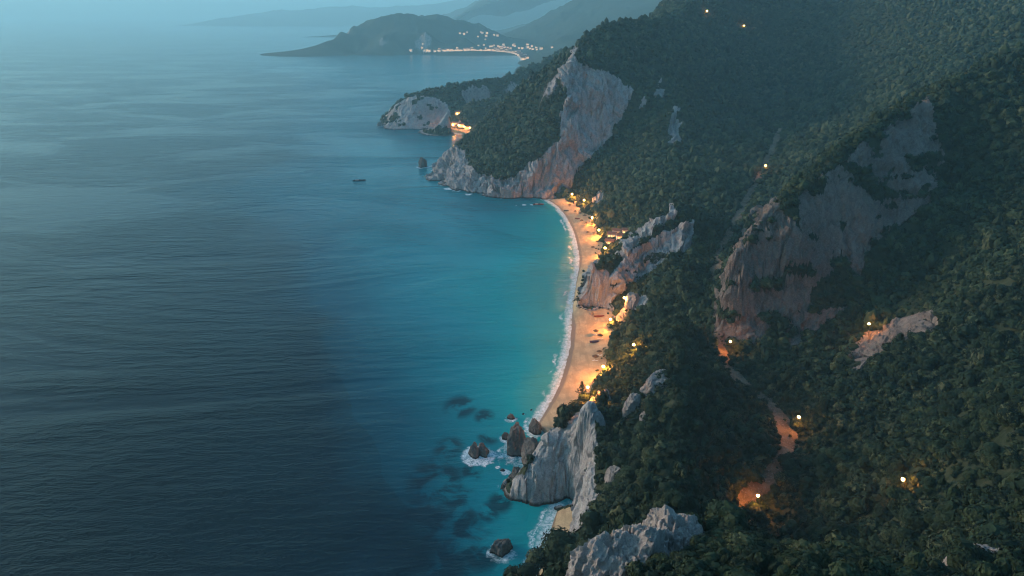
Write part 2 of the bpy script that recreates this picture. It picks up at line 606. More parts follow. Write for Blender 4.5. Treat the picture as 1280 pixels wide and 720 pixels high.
# its far side runs down to the next cove
cw('sea', (-160, 1250, -10), (-220, 1350, -10), (-120, 1400, -10), (-250, 1650, -12), (-60, 1500, -9), (-100, 1650, -9), (-180, 1020, -12), (20, 1420, -6), (40, 1640, -6))
cw('mountain', (-70, 1150, -8), (0, 1180, 5), (50, 1190, 30), (100, 1180, 90), (150, 1200, 140), (-20, 1250, -8), (60, 1300, -5), (150, 1320, 30), (240, 1300, 170), (-130, 1080, -8), (-150, 1200, -9))
# dark gully and the bushy spur above the first beach
cp('mountain', (712, 240, Z, 4), (745, 208, Y_, 880), (775, 178, Y_, 915), (805, 148, Y_, 945), (830, 122, Y_, 980))
cp('hillside', (720, 245, Z, 5), (740, 226, Y_, 855), (760, 209, Y_, 862), (780, 192, Y_, 872), (800, 174, Y_, 885), (822, 156, Y_, 895), (842, 139, Y_, 905),
   (752, 262, Z, 17), (775, 276, Z, 17), (800, 252, Z, 37), (820, 235, Z, 50), (842, 215, Z, 64), (760, 300, Z, 7), (775, 304, Z, 13), (790, 297, Z, 19), (765, 240, Z, 28), (842, 248, Z, 45), (790, 220, Z, 45),
   (866, 150, Y_, 930), (872, 180, Z, 66), (872, 212, Z, 60), (884, 245, Z, 50), (905, 222, Z, 54))
cw('hillside', (96, 640, 14), (120, 650, 26), (84, 620, 7), (150, 660, 42), (74, 590, 5), (74, 565, 5))
# rocky headland between the two beaches
cp('headland', (722, 377, Z, 1.0), (728, 382, Z, 1.5), (742, 384, Z, 1.5), (757, 382, Z, 2.5), (723, 366, Y_, 522), (729, 350, Y_, 527), (738, 337, Y_, 530), (747, 330, Y_, 534), (758, 327, Y_, 541),
   (775, 313, Y_, 553), (800, 291, Y_, 568), (820, 275, Y_, 577), (842, 261, Y_, 588), (742, 344, Y_, 524), (756, 347, Y_, 525), (764, 366, Y_, 518),
   (776, 372, Z, 9), (792, 362, Z, 15), (815, 344, Z, 24), (842, 326, Z, 33), (785, 330, Y_, 540), (815, 305, Y_, 553), (842, 290, Y_, 562),
   (862, 262, Y_, 590), (870, 290, Z, 48), (880, 305, Z, 41))
# long bushy slope at the camera's feet
cp('slope', (771, 394, Z, 10), (791, 379, Z, 20), (809, 372, Z, 27), (824, 342, Z, 37), (842, 324, Z, 46), (852, 345, Z, 46), (790, 420, Z, 24), (820, 420, Z, 39), (848, 400, Z, 50),
   (776, 450, Z, 17), (800, 450, Z, 31), (848, 450, Z, 58), (762, 482, Z, 11), (800, 500, Z, 42), (850, 500, Z, 63), (766, 510, Z, 27), (780, 540, Z, 42), (851, 560, Z, 75),
   (768, 575, Z, 36), (790, 600, Z, 58), (851, 620, Z, 94), (762, 630, Z, 38), (800, 660, Z, 92), (852, 665, Z, 122), (852, 715, Z, 146),
   (740, 655, Z, 22), (722, 690, Z, 22), (708, 706, Z, 16), (700, 722, Z, 18), (728, 712, Z, 44), (746, 712, Z, 78), (766, 690, Z, 76),
   (780, 730, Z, 128), (820, 740, Z, 148), (740, 760, Z, 80), (690, 745, Z, 10),
   (862, 350, Z, 42), (862, 410, Z, 42), (880, 450, Z, 37), (880, 470, Z, 40), (888, 530, Z, 40), (890, 590, Z, 40), (884, 640, Z, 46), (880, 690, Z, 60), (884, 740, Z, 70))
# pale promontory above the small cove
cp('promontory', (652, 628, Z, 0), (664, 632, Z, 0), (684, 628, Z, 0), (704, 622, Z, 0.8), (719, 618, Z, 2.5), (655, 606, Y_, 284), (664, 585, Y_, 288), (678, 558, Y_, 294), (690, 545, Y_, 297), (704, 534, Y_, 301), (716, 521, Y_, 305),
   (722, 519, Y_, 308), (736, 503, Y_, 318), (751, 489, Y_, 330), (716, 548, Y_, 294), (668, 562, Z, 4), (662, 575, Z, 3), (655, 590, Z, 0), (680, 548, Z, 7), (700, 531, Z, 9),
   (726, 540, Y_, 286), (734, 556, Y_, 279), (741, 570, Y_, 273), (737, 596, Y_, 264), (730, 625, Y_, 256), (724, 650, Y_, 250), (720, 632, Z, 3), (721, 648, Z, 3.5),
   (752, 520, Z, 32), (756, 545, Z, 36))
# valley side beyond the inlet
cp('valley', (1012, 210, Z, 64), (1032, 240, Z, 62), (1060, 200, Z, 84), (1060, 150, Y_, 960), (1100, 100, Y_, 960), (1200, 45, Y_, 950), (1280, 20, Y_, 900), (1000, 170, Z, 78), (1000, 120, Y_, 1200),
   (962, 60, Y_, 1330), (935, 140, Y_, 1120), (945, 185, Z, 66), (1100, 20, Y_, 1200), (1200, -30, Y_, 1150), (1330, -60, Y_, 1100), (1000, 20, Y_, 1350), (1380, 60, Y_, 800), (1100, 160, Z, 112), (1180, 90, Z, 158))
# second rocky headland
cp('crag', (896, 402, Z, 34), (908, 420, Z, 33), (935, 430, Z, 33), (966, 430, Z, 34), (1000, 426, Z, 36), (1030, 418, Z, 39), (1060, 390, Z, 48), (1150, 356, Z, 68), (1240, 310, Z, 94),
   (960, 380, Y_, 404), (1000, 370, Y_, 406), (960, 330, Y_, 411), (1000, 300, Y_, 416), (1060, 290, Y_, 430), (1110, 270, Y_, 445), (1180, 230, Y_, 475), (930, 350, Y_, 408), (1040, 340, Y_, 418))
line('crag', 3, (899, 388, Y_, 408), (906, 348, Y_, 414), (926, 306, Y_, 420), (946, 276, Y_, 424), (966, 258, Y_, 428), (1000, 238, Y_, 436), (1035, 212, Y_, 446), (1070, 186, Y_, 460), (1140, 128, Y_, 505), (1280, 60, Y_, 590))
cw('crag', (205, 560, 44), (235, 600, 60), (290, 650, 84), (360, 690, 120))
# slope at the right edge
cp('bank', (1052, 445, Z, 38), (1085, 420, Z, 44), (1120, 404, Z, 56), (1180, 388, Z, 74), (1280, 330, Z, 104), (1100, 520, Z, 50), (1200, 520, Z, 80), (1280, 520, Z, 104), (1060, 560, Z, 40), (1100, 640, Z, 56), (1200, 640, Z, 88), (1280, 640, Z, 114),
   (1020, 520, Z, 35), (1010, 600, Z, 33), (1000, 680, Z, 34), (1015, 452, Z, 35), (985, 560, Z, 30), (1045, 640, Z, 42), (1060, 705, Z, 55), (1200, 715, Z, 104), (1290, 720, Z, 128), (1060, 770, Z, 60), (960, 770, Z, 30), (1300, 420, Z, 86))

CX = np.array([c[1] for c in C]); CY = np.array([c[2] for c in C]); CZ = np.array([c[3] for c in C])
CZONE = [c[0] for c in C]
ZN = ['mountain', 'hillside', 'headland', 'slope', 'promontory', 'valley', 'crag', 'bank']
fit = rbf_fit(np.c_[CX, CY], CZ, 0.15)


def seg_dist(x, y, line):
    best = np.full(len(x), 1e9, np.float32)
    for (x0, y0), (x1, y1) in zip(line[:-1], line[1:]):
        dx, dy = x1 - x0, y1 - y0
        t = np.clip(((x - x0) * dx + (y - y0) * dy) / (dx * dx + dy * dy), 0, 1)
        best = np.minimum(best, np.hypot(x - x0 - t * dx, y - y0 - t * dy))
    return best


def poly_beach(w, bk, off):
    a = [at_z(x - off, y + 2) for x, y in w]
    b = [at_z(x, y, 4.0) for x, y in bk]
    return [(p[0], p[1]) for p in a] + [(p[0], p[1]) for p in reversed(b)]


BEACH = poly_beach(WATERLINE, SANDBACK, 16)
COVE = poly_beach(COVE_W, COVE_B, 14)


WL = {'beach': [at_z(*p)[:2] for p in WATERLINE], 'cove': [at_z(*p)[:2] for p in COVE_W]}

# the white wall and other bare patches, outlined where they stand
ROCKS = [
    ([(719, 57), (704, 84), (701, 97), (709, 121), (702, 151), (698, 180), (670, 202), (640, 221), (618, 223), (592, 212), (580, 188), (555, 186), (530, 196), (530, 225), (560, 247), (640, 252), (692, 248), (703, 238), (724, 207), (746, 190), (772, 152), (793, 115), (776, 100), (758, 88), (740, 84), (727, 76)], 'mountain', 1.0),
    ([(818, 108), (824, 97), (834, 104), (830, 118), (820, 121)], 'mountain', .85), ([(836, 150), (846, 128), (852, 180), (832, 176)], 'hillside', .9),
    ([(800, 128), (806, 118), (806, 134), (798, 138)], 'mountain', .8), ([(744, 244), (752, 236), (756, 250), (746, 256)], 'hillside', .85),
    ([(770, 398), (781, 383), (797, 370), (812, 369), (806, 384), (788, 392), (776, 404)], 'slope', .95),
    ([(708, 398), (712, 364), (734, 326), (760, 338), (770, 398)], 'headland', 1.0), ([(764, 384), (762, 350), (775, 330), (800, 310), (842, 286), (868, 280), (868, 312), (842, 322), (800, 352), (776, 368)], 'headland', .9),
    ([(775, 318), (800, 290), (842, 260), (842, 274), (800, 306), (780, 326)], 'headland', .8),
    ([(806, 512), (818, 500), (842, 488), (842, 500), (825, 512)], 'slope', .0),
    ([(648, 636), (650, 600), (680, 545), (706, 531), (724, 510), (738, 497), (752, 488), (740, 515), (744, 566), (738, 600), (722, 662), (716, 640), (722, 618)], 'promontory', 1.1),
    ([(722, 660), (740, 560), (748, 575), (740, 640), (728, 664)], 'slope', .85),
    ([(890, 432), (900, 350), (940, 270), (975, 248), (1010, 300), (1012, 432)], 'crag', .75), ([(1010, 420), (1000, 240), (1075, 184), (1160, 120), (1180, 200), (1160, 260), (1090, 300), (1060, 380)], 'crag', .52),
    ([(1045, 470), (1080, 425), (1120, 402), (1180, 385), (1170, 412), (1110, 432), (1075, 460)], 'bank', .85),
]


def land_grid(az0, az1, daz, r0, r1, q, fitfn, zcull=-3.0):
    az = np.radians(np.arange(az0, az1, daz))
    nr = int(math.log(r1 / r0) / math.log(1 + q)) + 1
    rr = r0 * (1 + q) ** np.arange(nr)
    A, Rr = np.meshgrid(az, rr)
    X, Y = (Rr * np.sin(A)).astype(np.float32), (Rr * np.cos(A)).astype(np.float32)
    Zr = fitfn(X.ravel(), Y.ravel()).reshape(X.shape)
    return X, Y, Zr


def grid_faces(shape, keep):
    n0, n1 = shape
    idx = np.arange(n0 * n1, dtype=np.int32).reshape(shape)
    F = np.stack([idx[:-1, :-1], idx[:-1, 1:], idx[1:, 1:], idx[1:, :-1]], -1).reshape(-1, 4)
    k = keep.ravel()
    return F[(k[F].sum(1) >= 1)]


def grid_normals(X, Y, Zr):
    P = np.stack([X, Y, Zr], -1)
    du, dv = np.gradient(P, axis=1), np.gradient(P, axis=0)
    N = np.cross(du, dv)
    N /= np.linalg.norm(N, axis=-1, keepdims=True) + 1e-9
    N[N[..., 2] < 0] *= -1
    return N


def submesh(name, V, F, mat, attrs, sel, **kw):
    Fs = F[sel]
    u, inv = np.unique(Fs, return_inverse=True)
    return mesh_np(name, V[u], inv.reshape(Fs.shape), mat, {k: v[u] for k, v in attrs.items()}, **kw)


X, Y, Zr = land_grid(-9.5, 51.0, 0.065, 62.0, 1650.0, 0.0031, lambda x, y: rbf_eval(fit, x, y))
shp = X.shape
x, y, z = X.ravel(), Y.ravel(), Zr.ravel()
def sea_poly(w, off):
    return [at_z(*p)[:2] for p in w] + [at_z(p[0] - off, p[1] + 2)[:2] for p in reversed(w)]


inland_sea = np.zeros(len(x), bool)
for wl, bk, so in ((WATERLINE, SANDBACK, 70), (COVE_W, COVE_B, 26)):
    bp = [at_z(*p)[:2] for p in wl] + [at_z(*p, 4.0)[:2] for p in reversed(bk)]
    near = np.nonzero((np.abs(x - np.mean([q[0] for q in bp])) < 420) & (y < max(q[1] for q in bp) + 40))[0]
    xs, ys = x[near], y[near]
    dw = seg_dist(xs, ys, [at_z(*p)[:2] for p in wl]); db = seg_dist(xs, ys, [at_z(*p, 4.0)[:2] for p in bk])
    ins = in_poly(xs, ys, bp)
    sea_ = in_poly(xs, ys, sea_poly(wl, so)) & ~ins
    zn = np.where(ins, 4.0 * dw / (dw + db + .01), np.where(sea_, -np.minimum(0.12 * dw + 0.25, 2.6), z[near]))
    inland_sea[near[sea_]] = True
    z[near] = zn
z[:] = np.where((y > 1225 + 0.95 * x) & (x < 420), np.minimum(z, np.maximum(z * 0 - 8, z - 0.55 * (y - (1225 + 0.95 * x)))), z)
Zr = z.reshape(shp)
PXR = project(x, y, z)[0]
slope0 = np.arccos(np.clip(grid_normals(X, Y, Zr)[..., 2], -1, 1)).ravel()
jx, jy = 5 * vnoise(x / 9, y / 9, x * 0, 3), 5 * vnoise(x / 9, y / 9, x * 0, 4)
kk = np.clip(np.hypot(x, y) / 900, 0.25, 1)
inb = in_poly(x + jx * kk, y + jy * kk, BEACH)
inc = in_poly(x + jx * .3, y + jy * .3, COVE)
WXY = np.array([at_z(q[0], q[1], q[2])[:2] for q in WASH]); WWID = np.array([q[3] for q in WASH])
ini = np.zeros(len(x), bool)
nb = np.nonzero((x > 40) & (PXR > 850) & (y < 1100))[0]
jw = 1 + 0.35 * fbm(x[nb] / 9, y[nb] / 16, x[nb] * 0, 4, 91)
for (wx0, wy0), ww in zip(WXY, WWID):
    ini[nb] |= np.hypot(x[nb] - wx0, y[nb] - wy0) < ww * jw
ini &= slope0 < R(40)
sand = ((inb | inc) & (z < 7.5)) | ini
nocrag = sand | (z < -0.8) | inland_sea
# rock mask: steep ground and the bare patches
N0 = grid_normals(X, Y, Zr)
slope = np.arccos(np.clip(N0[..., 2], -1, 1)).ravel()
rock = sstep(R(46), R(62), slope) * 0.75
rock = np.maximum(rock, sstep(2.6, 0.6, z) * 0.9)
px, py = project(x, y, z)
PX_, PY_ = px.copy(), py.copy()
# nearest control point gives the landform
zi = np.empty(len(x), np.int32)
lz = np.array([ZN.index(c) if c in ZN else -1 for c in CZONE])
ok = lz >= 0
kd = kdtree.KDTree(int(ok.sum()))
lab = []
for i in np.nonzero(ok)[0]:
    kd.insert((CX[i], CY[i], 0), len(lab)); lab.append(lz[i])
kd.balance()
sub = np.zeros(shp, np.int32)
for i in range(0, shp[0], 4):
    for j in range(0, shp[1], 4):
        sub[i:i + 4, j:j + 4] = lab[kd.find((float(X[i, j]), float(Y[i, j]), 0))[1]]
zi = sub.ravel()
rock *= np.where(np.isin(zi, [ZN.index('valley'), ZN.index('bank'), ZN.index('slope')]), 0.45, 1.0) * np.where(zi == ZN.index('crag'), 0.4, 1.0)
wx = 9 * fbm(x / 22, y / 22, z / 22, 5, 41, False, 0.7); wy = 9 * fbm(x / 22 + 9, y / 22, z / 22, 5, 43, False, 0.7)
for poly, zone, val in ROCKS:
    zz = {'headland': ('headland', 'slope', 'hillside'), 'slope': ('slope', 'headland', 'promontory'), 'promontory': ('promontory', 'slope')}.get(zone, (zone,))
    m = in_poly(px + wx, py + wy, poly) & np.isin(zi, [ZN.index(q) for q in zz])
    patchy = val if val >= .95 else val * (0.45 + 0.95 * (fbm(x / 16, y / 16, z / 9, 4, 55) > (-0.16 if zone == 'crag' else -0.34 if zone == 'headland' else -0.12)))
    rock = np.where(m, np.maximum(rock, patchy), rock)
rock = np.where(sand, 0, np.where(z < -0.8, 0.9, rock)).astype(np.float32)
rock = np.where((PX_ > 856) & (zi == 0), rock * 0.35, rock)
# craggy relief
land = z > -4
amp = np.where(nocrag, 0, rock) * np.clip(np.hypot(x, y) / 420, 0.75, 1.6) * np.where(np.isin(zi, [ZN.index('headland'), ZN.index('crag')]), 1.25, 1.0)
n1 = np.zeros_like(x); n2 = np.zeros_like(x); n3 = np.zeros_like(x)
i = np.nonzero(land & (rock > 0.02))[0]
n1[i] = fbm(x[i] / 22, y[i] / 22, z[i] / 34, 4, 5, True)
n2[i] = fbm(x[i] / 6.5, y[i] / 6.5, z[i] / 15, 4, 9, True, 0.6)
cell = np.zeros_like(x)
cell[i] = vnoise(np.round(x[i] / 5 + 0.8 * vnoise(x[i] / 9, y[i] / 9, z[i] / 9, 61)), np.round(y[i] / 5), np.round(z[i] / 7 + 0.6 * vnoise(x[i] / 6, y[i] / 6, z[i] / 6, 63)), 62)
i2 = np.nonzero(land & ~sand)[0]
n3[i2] = fbm(x[i2] / 30, y[i2] / 30, z[i2] * 0, 4, 13)
n0 = np.zeros_like(x)
n0[i] = fbm(x[i] / 55, y[i] / 55, z[i] / 150, 3, 15, True)
gr = np.zeros_like(x)
gr[i] = np.abs(fbm(x[i] / 17 + 0.4 * n1[i], y[i] / 17, z[i] / 95, 3, 19))
groove = np.where(rock > 0.02, sstep(0.10, 0.0, gr), 0)
farf = sstep(450, 900, np.hypot(x, y))
fk = np.where(farf > 0.35, 2.2, 1.0)
fc1 = np.zeros_like(x); fc2 = np.zeros_like(x); fc3 = np.zeros_like(x)
wq = 1.5 * vnoise(x[i] / 5, y[i] / 5, z[i] / 5, 201)
fc1[i] = facets(x[i] + wq, y[i], z[i] * 0.55, 13.0, 211)
fc2[i] = facets(x[i], y[i] + wq, z[i] * 0.7, 5.2, 231)
fc3[i] = facets(x[i], y[i], z[i] * 0.8, 30.0, 251)
disp = amp * (1.1 * (n1 - 0.25) + 0.6 * (n2 - 0.2) + 2.0 * fc1 + 1.1 * fc2 + (0.5 + 4.5 * farf) * fc3 + (1.0 + 4.0 * farf) * (n0 - 0.2) - (1.0 + 1.8 * farf) * groove)
V = np.stack([x, y, z], -1) + N0.reshape(-1, 3) * disp[:, None]
V[:, 2] += np.where(sand, 0, 1.6 * n3 * sstep(3, 14, z) * (1 - rock))
# sand: gentle ridges only
V[:, 2] += np.where(sand, 0.18 * fbm(x / 7, y / 7, x * 0, 3, 71), 0)
wet = sstep(0.8, 0.15, z).astype(np.float32)
keep = (V[:, 2] > -2.2)
F = grid_faces(shp, keep)
fs = sand[F].sum(1) >= 3
fz = zi[F[:, 0]]
M_TERR = mat_terrain()
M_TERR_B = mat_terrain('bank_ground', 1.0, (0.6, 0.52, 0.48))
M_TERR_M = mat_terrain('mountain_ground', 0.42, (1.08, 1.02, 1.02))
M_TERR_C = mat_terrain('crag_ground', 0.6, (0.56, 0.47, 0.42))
M_SAND = mat_sand('beach_sand', (0.50, 0.345, 0.195), (0.23, 0.15, 0.09))
M_SAND2 = mat_track()
att = {'rock': rock, 'wet': wet}
LAB = {'mountain': ('mountain', 'tall dark green mountain with a huge pale limestone wall falling to the sea'),
       'hillside': ('hillside', 'scrub covered spur rising behind the far end of the lit beach'),
       'headland': ('headland', 'rugged grey headland with a reddish nose splitting the lit beach in two'),
       'slope': ('slope', 'steep bushy slope with grey outcrops running down to the lit beach'),
       'promontory': ('promontory', 'pale sheer promontory of bare limestone above the small shaded cove'),
       'valley': ('valley_side', 'dark scrub covered hillside closing the valley at its far end'),
       'crag': ('crag', 'dark rocky crag standing over the bend of the dirt track'),
       'bank': ('bank', 'dim bushy bank rising to the right of the dirt track')}
for k, nm in enumerate(ZN):
    sel = (fz == k) & ~fs
    if sel.any():
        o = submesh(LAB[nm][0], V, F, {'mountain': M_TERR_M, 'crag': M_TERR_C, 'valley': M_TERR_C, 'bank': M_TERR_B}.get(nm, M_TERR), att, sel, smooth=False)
        tag(o, LAB[nm][1], LAB[nm][0].replace('_', ' '), kind='structure')
for nm, msk, m, lb in (('beach', inb, M_SAND, 'long curved sandy beach glowing orange under the lamps'), ('cove_beach', inc, M_SAND, 'small patch of sand below the pale promontory'),
                       ('dirt_track', ini, M_SAND2, 'narrow brown dirt track winding up the dark valley below the crag')):
    sel = fs & (msk[F].sum(1) >= 3)
    fs = fs & ~sel
    if sel.any():
        tag(submesh(nm, V, F, m, att, sel), lb, 'track' if nm == 'dirt_track' else 'beach', kind='structure')
NRM = None
TZ = V[:, 2].reshape(shp)


def ground_z(xx, yy):
    """height of the finished land under a point (bilinear in the polar grid)"""
    a = (math.degrees(math.atan2(xx, yy)) + 9.5) / 0.065
    b = math.log(max(math.hypot(xx, yy), 62.1) / 62.0) / math.log(1.0031)
    i0, j0 = int(min(max(b, 0), shp[0] - 2)), int(min(max(a, 0), shp[1] - 2))
    fb, fa = min(max(b - i0, 0), 1), min(max(a - j0, 0), 1)
    return float((TZ[i0, j0] * (1 - fa) + TZ[i0, j0 + 1] * fa) * (1 - fb) + (TZ[i0 + 1, j0] * (1 - fa) + TZ[i0 + 1, j0 + 1] * fa) * fb)


_cast = {}


def hit(px_, py_):
    """point of the land seen at a pixel of the photograph: march the ray"""
    dx, dy, dz = ray(px_, py_)
    t = 55.0
    while t < 1700:
        X_, Y__, Z_ = dx * t, dy * t, CAM_H + dz * t
        if math.hypot(X_, Y__) > 63 and -9.4 < math.degrees(math.atan2(X_, Y__)) < 50.9 and Z_ <= max(ground_z(X_, Y__), 0):
            return X_, Y__, max(ground_z(X_, Y__), 0)
        t += 0.4 + t * 0.0008
    return at_z(px_, py_)
# ------------------------------------------------------------------ the farther cape with its own lit cove
F = []
fp = lambda *pts: F.extend([at_z(p[0], p[1], p[3]) if p[2] == 'z' else at_y(p[0], p[1], p[3]) for p in pts])
fl = lambda n, *pts: F.extend([tuple(q) for q in densify([at_z(p[0], p[1], p[3]) if p[2] == 'z' else at_y(p[0], p[1], p[3]) for p in pts], n)])
CAPE_W = densify([(546, 161), (556, 164), (568, 167), (580, 168), (594, 170)], 3)
CAPE_B = densify([(548, 156), (558, 158), (570, 160), (582, 162), (596, 165)], 3)
for q in CAPE_W: fp((*q, 'z', 0))
for q in CAPE_B: fp((*q, 'z', 4))
fl(2, (479, 160, 'z', 0), (488, 162, 'z', 0), (500, 162.5, 'z', 0), (515, 162, 'z', 0), (530, 161.5, 'z', 0), (544, 160.5, 'z', 0))
fl(2, (480, 157, 'y', 1450), (483, 148, 'y', 1456), (490, 137, 'y', 1466), (499, 127, 'y', 1476), (511, 120, 'y', 1486), (530, 114, 'y', 1500), (560, 109, 'y', 1520), (590, 107, 'y', 1550), (620, 99, 'y', 1580), (650, 85, 'y', 1640), (680, 72, 'y', 1700), (710, 64, 'y', 1740), (750, 66, 'y', 1780), (800, 70, 'y', 1800))
fl(1, (487, 150, 'y', 1444), (500, 134, 'y', 1452), (520, 125, 'y', 1462), (540, 127, 'y', 1462), (552, 134, 'y', 1458), (558, 146, 'y', 1440))
fp((548, 150, 'y', 1432), (560, 140, 'z', 40), (575, 150, 'z', 20), (600, 152, 'z', 18), (590, 130, 'z', 46), (620, 130, 'z', 50), (630, 152, 'z', 22), (650, 110, 'z', 84), (612, 168, 'z', 4), (640, 165, 'z', 14), (690, 90, 'z', 112))
for q in ((480, 175), (520, 175), (560, 180), (470, 160), (600, 184), (450, 130), (430, 150)): fp((*q, 'z', -8))
F += [(-300, 1600, -9), (-250, 1700, -9), (-150, 1750, -9), (-30, 1800, -9), (60, 1880, -9), (160, 2000, -9), (300, 2150, -5), (-380, 1500, -9), (-80, 1660, -6), (20, 1700, -5), (110, 1790, -5)]
fitF = rbf_fit([(q[0], q[1]) for q in F], [q[2] for q in F], 0.1)
XF, YF, ZF = land_grid(-13, 9, 0.07, 1330, 2150, 0.0026, lambda a, b: rbf_eval(fitF, a, b))
xf, yf, zf = XF.ravel(), YF.ravel(), ZF.ravel()
bp = [at_z(*p)[:2] for p in CAPE_W] + [at_z(*p, 4.0)[:2] for p in reversed(CAPE_B)]
sf = in_poly(xf, yf, bp) & (zf > -1)
Nf = grid_normals(XF, YF, ZF)
slf = np.arccos(np.clip(Nf[..., 2], -1, 1)).ravel()
pxf, pyf = project(xf, yf, zf)
rf = np.maximum(sstep(R(50), R(62), slf) * 0.6, sstep(3, 0.6, zf) * 0.85)
w_ = 4 * fbm(xf / 20, yf / 20, zf / 20, 3, 77)
rf = np.where(in_poly(pxf + w_, pyf + w_, [(474, 168), (484, 142), (500, 124), (520, 119), (545, 121), (560, 132), (564, 150), (556, 156), (545, 164)]), np.maximum(rf, 0.96 * (fbm(xf / 16, yf / 16, zf / 16, 3, 78) > -0.30)), rf)
rf = np.where(sf, 0, np.where(zf < -.8, .9, rf))
dz_ = np.where(zf < -.8, 0, rf) * 1.5 * (2.2 * facets(xf, yf, zf * .6, 24.0, 411) + 1.2 * facets(xf, yf, zf * .7, 10.0, 431) + 0.5 * (3.0 * (fbm(xf / 30, yf / 30, zf / 50, 4, 25, True) - 0.25) + 1.5 * (fbm(xf / 9, yf / 9, zf / 18, 3, 29, True) - 0.2)))
VF = np.stack([xf, yf, zf], -1) + Nf.reshape(-1, 3) * dz_[:, None]
VF[:, 2] += np.where(sf, 0, 4.5 * fbm(xf / 70, yf / 70, zf * 0, 4, 31) * sstep(4, 20, zf) * (1 - rf))
FF = grid_faces(XF.shape, VF[:, 2] > -1.5)
fsf = sf[FF].sum(1) >= 3
attf = {'rock': rf, 'wet': sstep(1.4, 0.4, zf)}
tag(submesh('cape', VF, FF, M_TERR_M, attf, ~fsf, smooth=False), 'green cape with a pale rounded cliff at its tip behind the great mountain', 'cape', kind='structure')
tag(submesh('cape_beach', VF, FF, M_SAND, attf, fsf), 'small lamp lit beach tucked behind the cliff of the far cape', 'beach', kind='structure')
fit_cape = fitF


def cape_z(a, b):
    return max(float(rbf_eval(fitF, np.array([a], np.float32), np.array([b], np.float32))[0]), 0.0)


# ------------------------------------------------------------------ the wide bay, the town and the mountains beyond
def far_land(name, label, pts, az, r0, r1, daz, q, amp, sc, seed, seas):
    P = [at_z(p[0], p[1], p[3]) if p[2] == 'z' else at_y(p[0], p[1], p[3]) for p in pts] + seas
    ft = rbf_fit([(p[0], p[1]) for p in P], [p[2] for p in P], 2.0)
    A, B, H = land_grid(az[0], az[1], daz, r0, r1, q, lambda a, b: rbf_eval(ft, a, b))
    a, b, h = A.ravel(), B.ravel(), H.ravel()
    n = fbm(a / sc, b / sc, h * 0, 5, seed, True, 0.55)
    h = h + amp * (n - 0.2) * sstep(15, 160, h)
    H = h.reshape(A.shape)
    N = grid_normals(A, B, H)
    sl = np.arccos(np.clip(N[..., 2], -1, 1)).ravel()
    rk = sstep(R(34), R(52), sl) * 0.55
    Fc = grid_faces(A.shape, h > -2)
    o = mesh_np(name, np.stack([a, b, h], -1), Fc, M_TERR_M, {'rock': rk})
    tag(o, label, name.replace('_', ' '), kind='structure')

    def height(xx, yy):
        hh = rbf_eval(ft, xx, yy)
        return hh + amp * (fbm(xx / sc, yy / sc, hh * 0, 5, seed, True, 0.55) - 0.2) * sstep(15, 160, hh)
    return height


def march(fn, px_, py_, t0, t1, n):
    dx, dy, dz = ray(px_, py_)
    t = np.linspace(t0, t1, n).astype(np.float32)
    hh = np.maximum(fn(dx * t, dy * t), 0)
    k = np.nonzero(CAM_H + dz * t <= hh)[0]
    if not len(k): return None
    k = k[0]
    return float(dx * t[k]), float(dy * t[k]), float(hh[k])


fit_town = far_land('coastal_hills', 'hazy blue hills and town plain around the wide far bay',
    [(425, 66, 'z', 0), (445, 67.5, 'z', 0), (470, 69, 'z', 0), (500, 69, 'z', 0), (530, 67.5, 'z', 0), (560, 66, 'z', 0), (590, 65, 'z', 0), (615, 65.5, 'z', 0), (635, 67, 'z', 0), (648, 70, 'z', 0), (655, 75, 'z', 0), (652, 82, 'z', 0), (640, 92, 'z', 0),
     (425, 42, 'y', 4600), (440, 37, 'y', 4700), (455, 36, 'y', 4750), (470, 29, 'y', 4800), (482, 23, 'y', 4850), (500, 20.5, 'y', 4900), (518, 20.5, 'y', 4900), (532, 24, 'y', 4900), (545, 23, 'y', 4950), (560, 20, 'y', 5000), (578, 24, 'y', 5000), (600, 32, 'y', 5000), (618, 37, 'y', 5000),
     (410, 52, 'y', 4500), (400, 60, 'y', 4400), (480, 45, 'y', 4450), (530, 42, 'y', 4500), (580, 46, 'y', 4600), (590, 58, 'z', 14), (620, 58, 'z', 16), (650, 62, 'z', 14), (672, 72, 'z', 18), (690, 62, 'z', 30), (640, 48, 'z', 40), (625, 40, 'z', 60), (670, 52, 'z', 55), (700, 50, 'z', 80), (700, 80, 'z', 40),
     (650, 34, 'y', 5600), (690, 16, 'y', 5800), (740, -6, 'y', 6000), (800, -26, 'y', 6000), (760, 20, 'y', 5200), (720, 38, 'y', 4800), (760, 40, 'y', 4400), (860, -40, 'y', 5600), (960, -60, 'y', 5200), (1100, -80, 'y', 5000), (800, 30, 'y', 3800), (900, 0, 'y', 3600), (1000, -20, 'y', 3400)],
    (-20, 40), 3000, 7600, 0.11, 0.006, 70, 520, 101,
    [(-900, 3300, -20), (-600, 3200, -20), (-300, 3200, -20), (-100, 3100, -15), (-1500, 4000, -20), (-1700, 5000, -25), (-1500, 6000, -25), (-900, 6200, -20), (-300, 6300, 10), (-1250, 5300, -20), (0, 6400, 30), (-2500, 5000, -30), (-700, 5700, -5)])
far_land('mountain_range', 'pale blue mountain range on the horizon behind the bay',
    [(560, 30, 'z', 0), (380, 30, 'z', 0), (460, 31, 'z', 0), (590, 18, 'y', 9500), (610, 8, 'y', 9800), (640, -8, 'y', 10000), (680, -24, 'y', 10200), (740, -40, 'y', 10000), (820, -55, 'y', 9600), (950, -70, 'y', 9000), (1150, -80, 'y', 9000),
     (600, 30, 'z', 20), (660, 22, 'z', 120), (720, 10, 'z', 260)],
    (-19, 36), 8200, 12500, 0.12, 0.007, 160, 1100, 121, [(-1500, 9000, -30), (-2600, 10000, -30), (-3500, 9500, -30), (-2500, 11500, -40), (-1200, 11800, -10)])
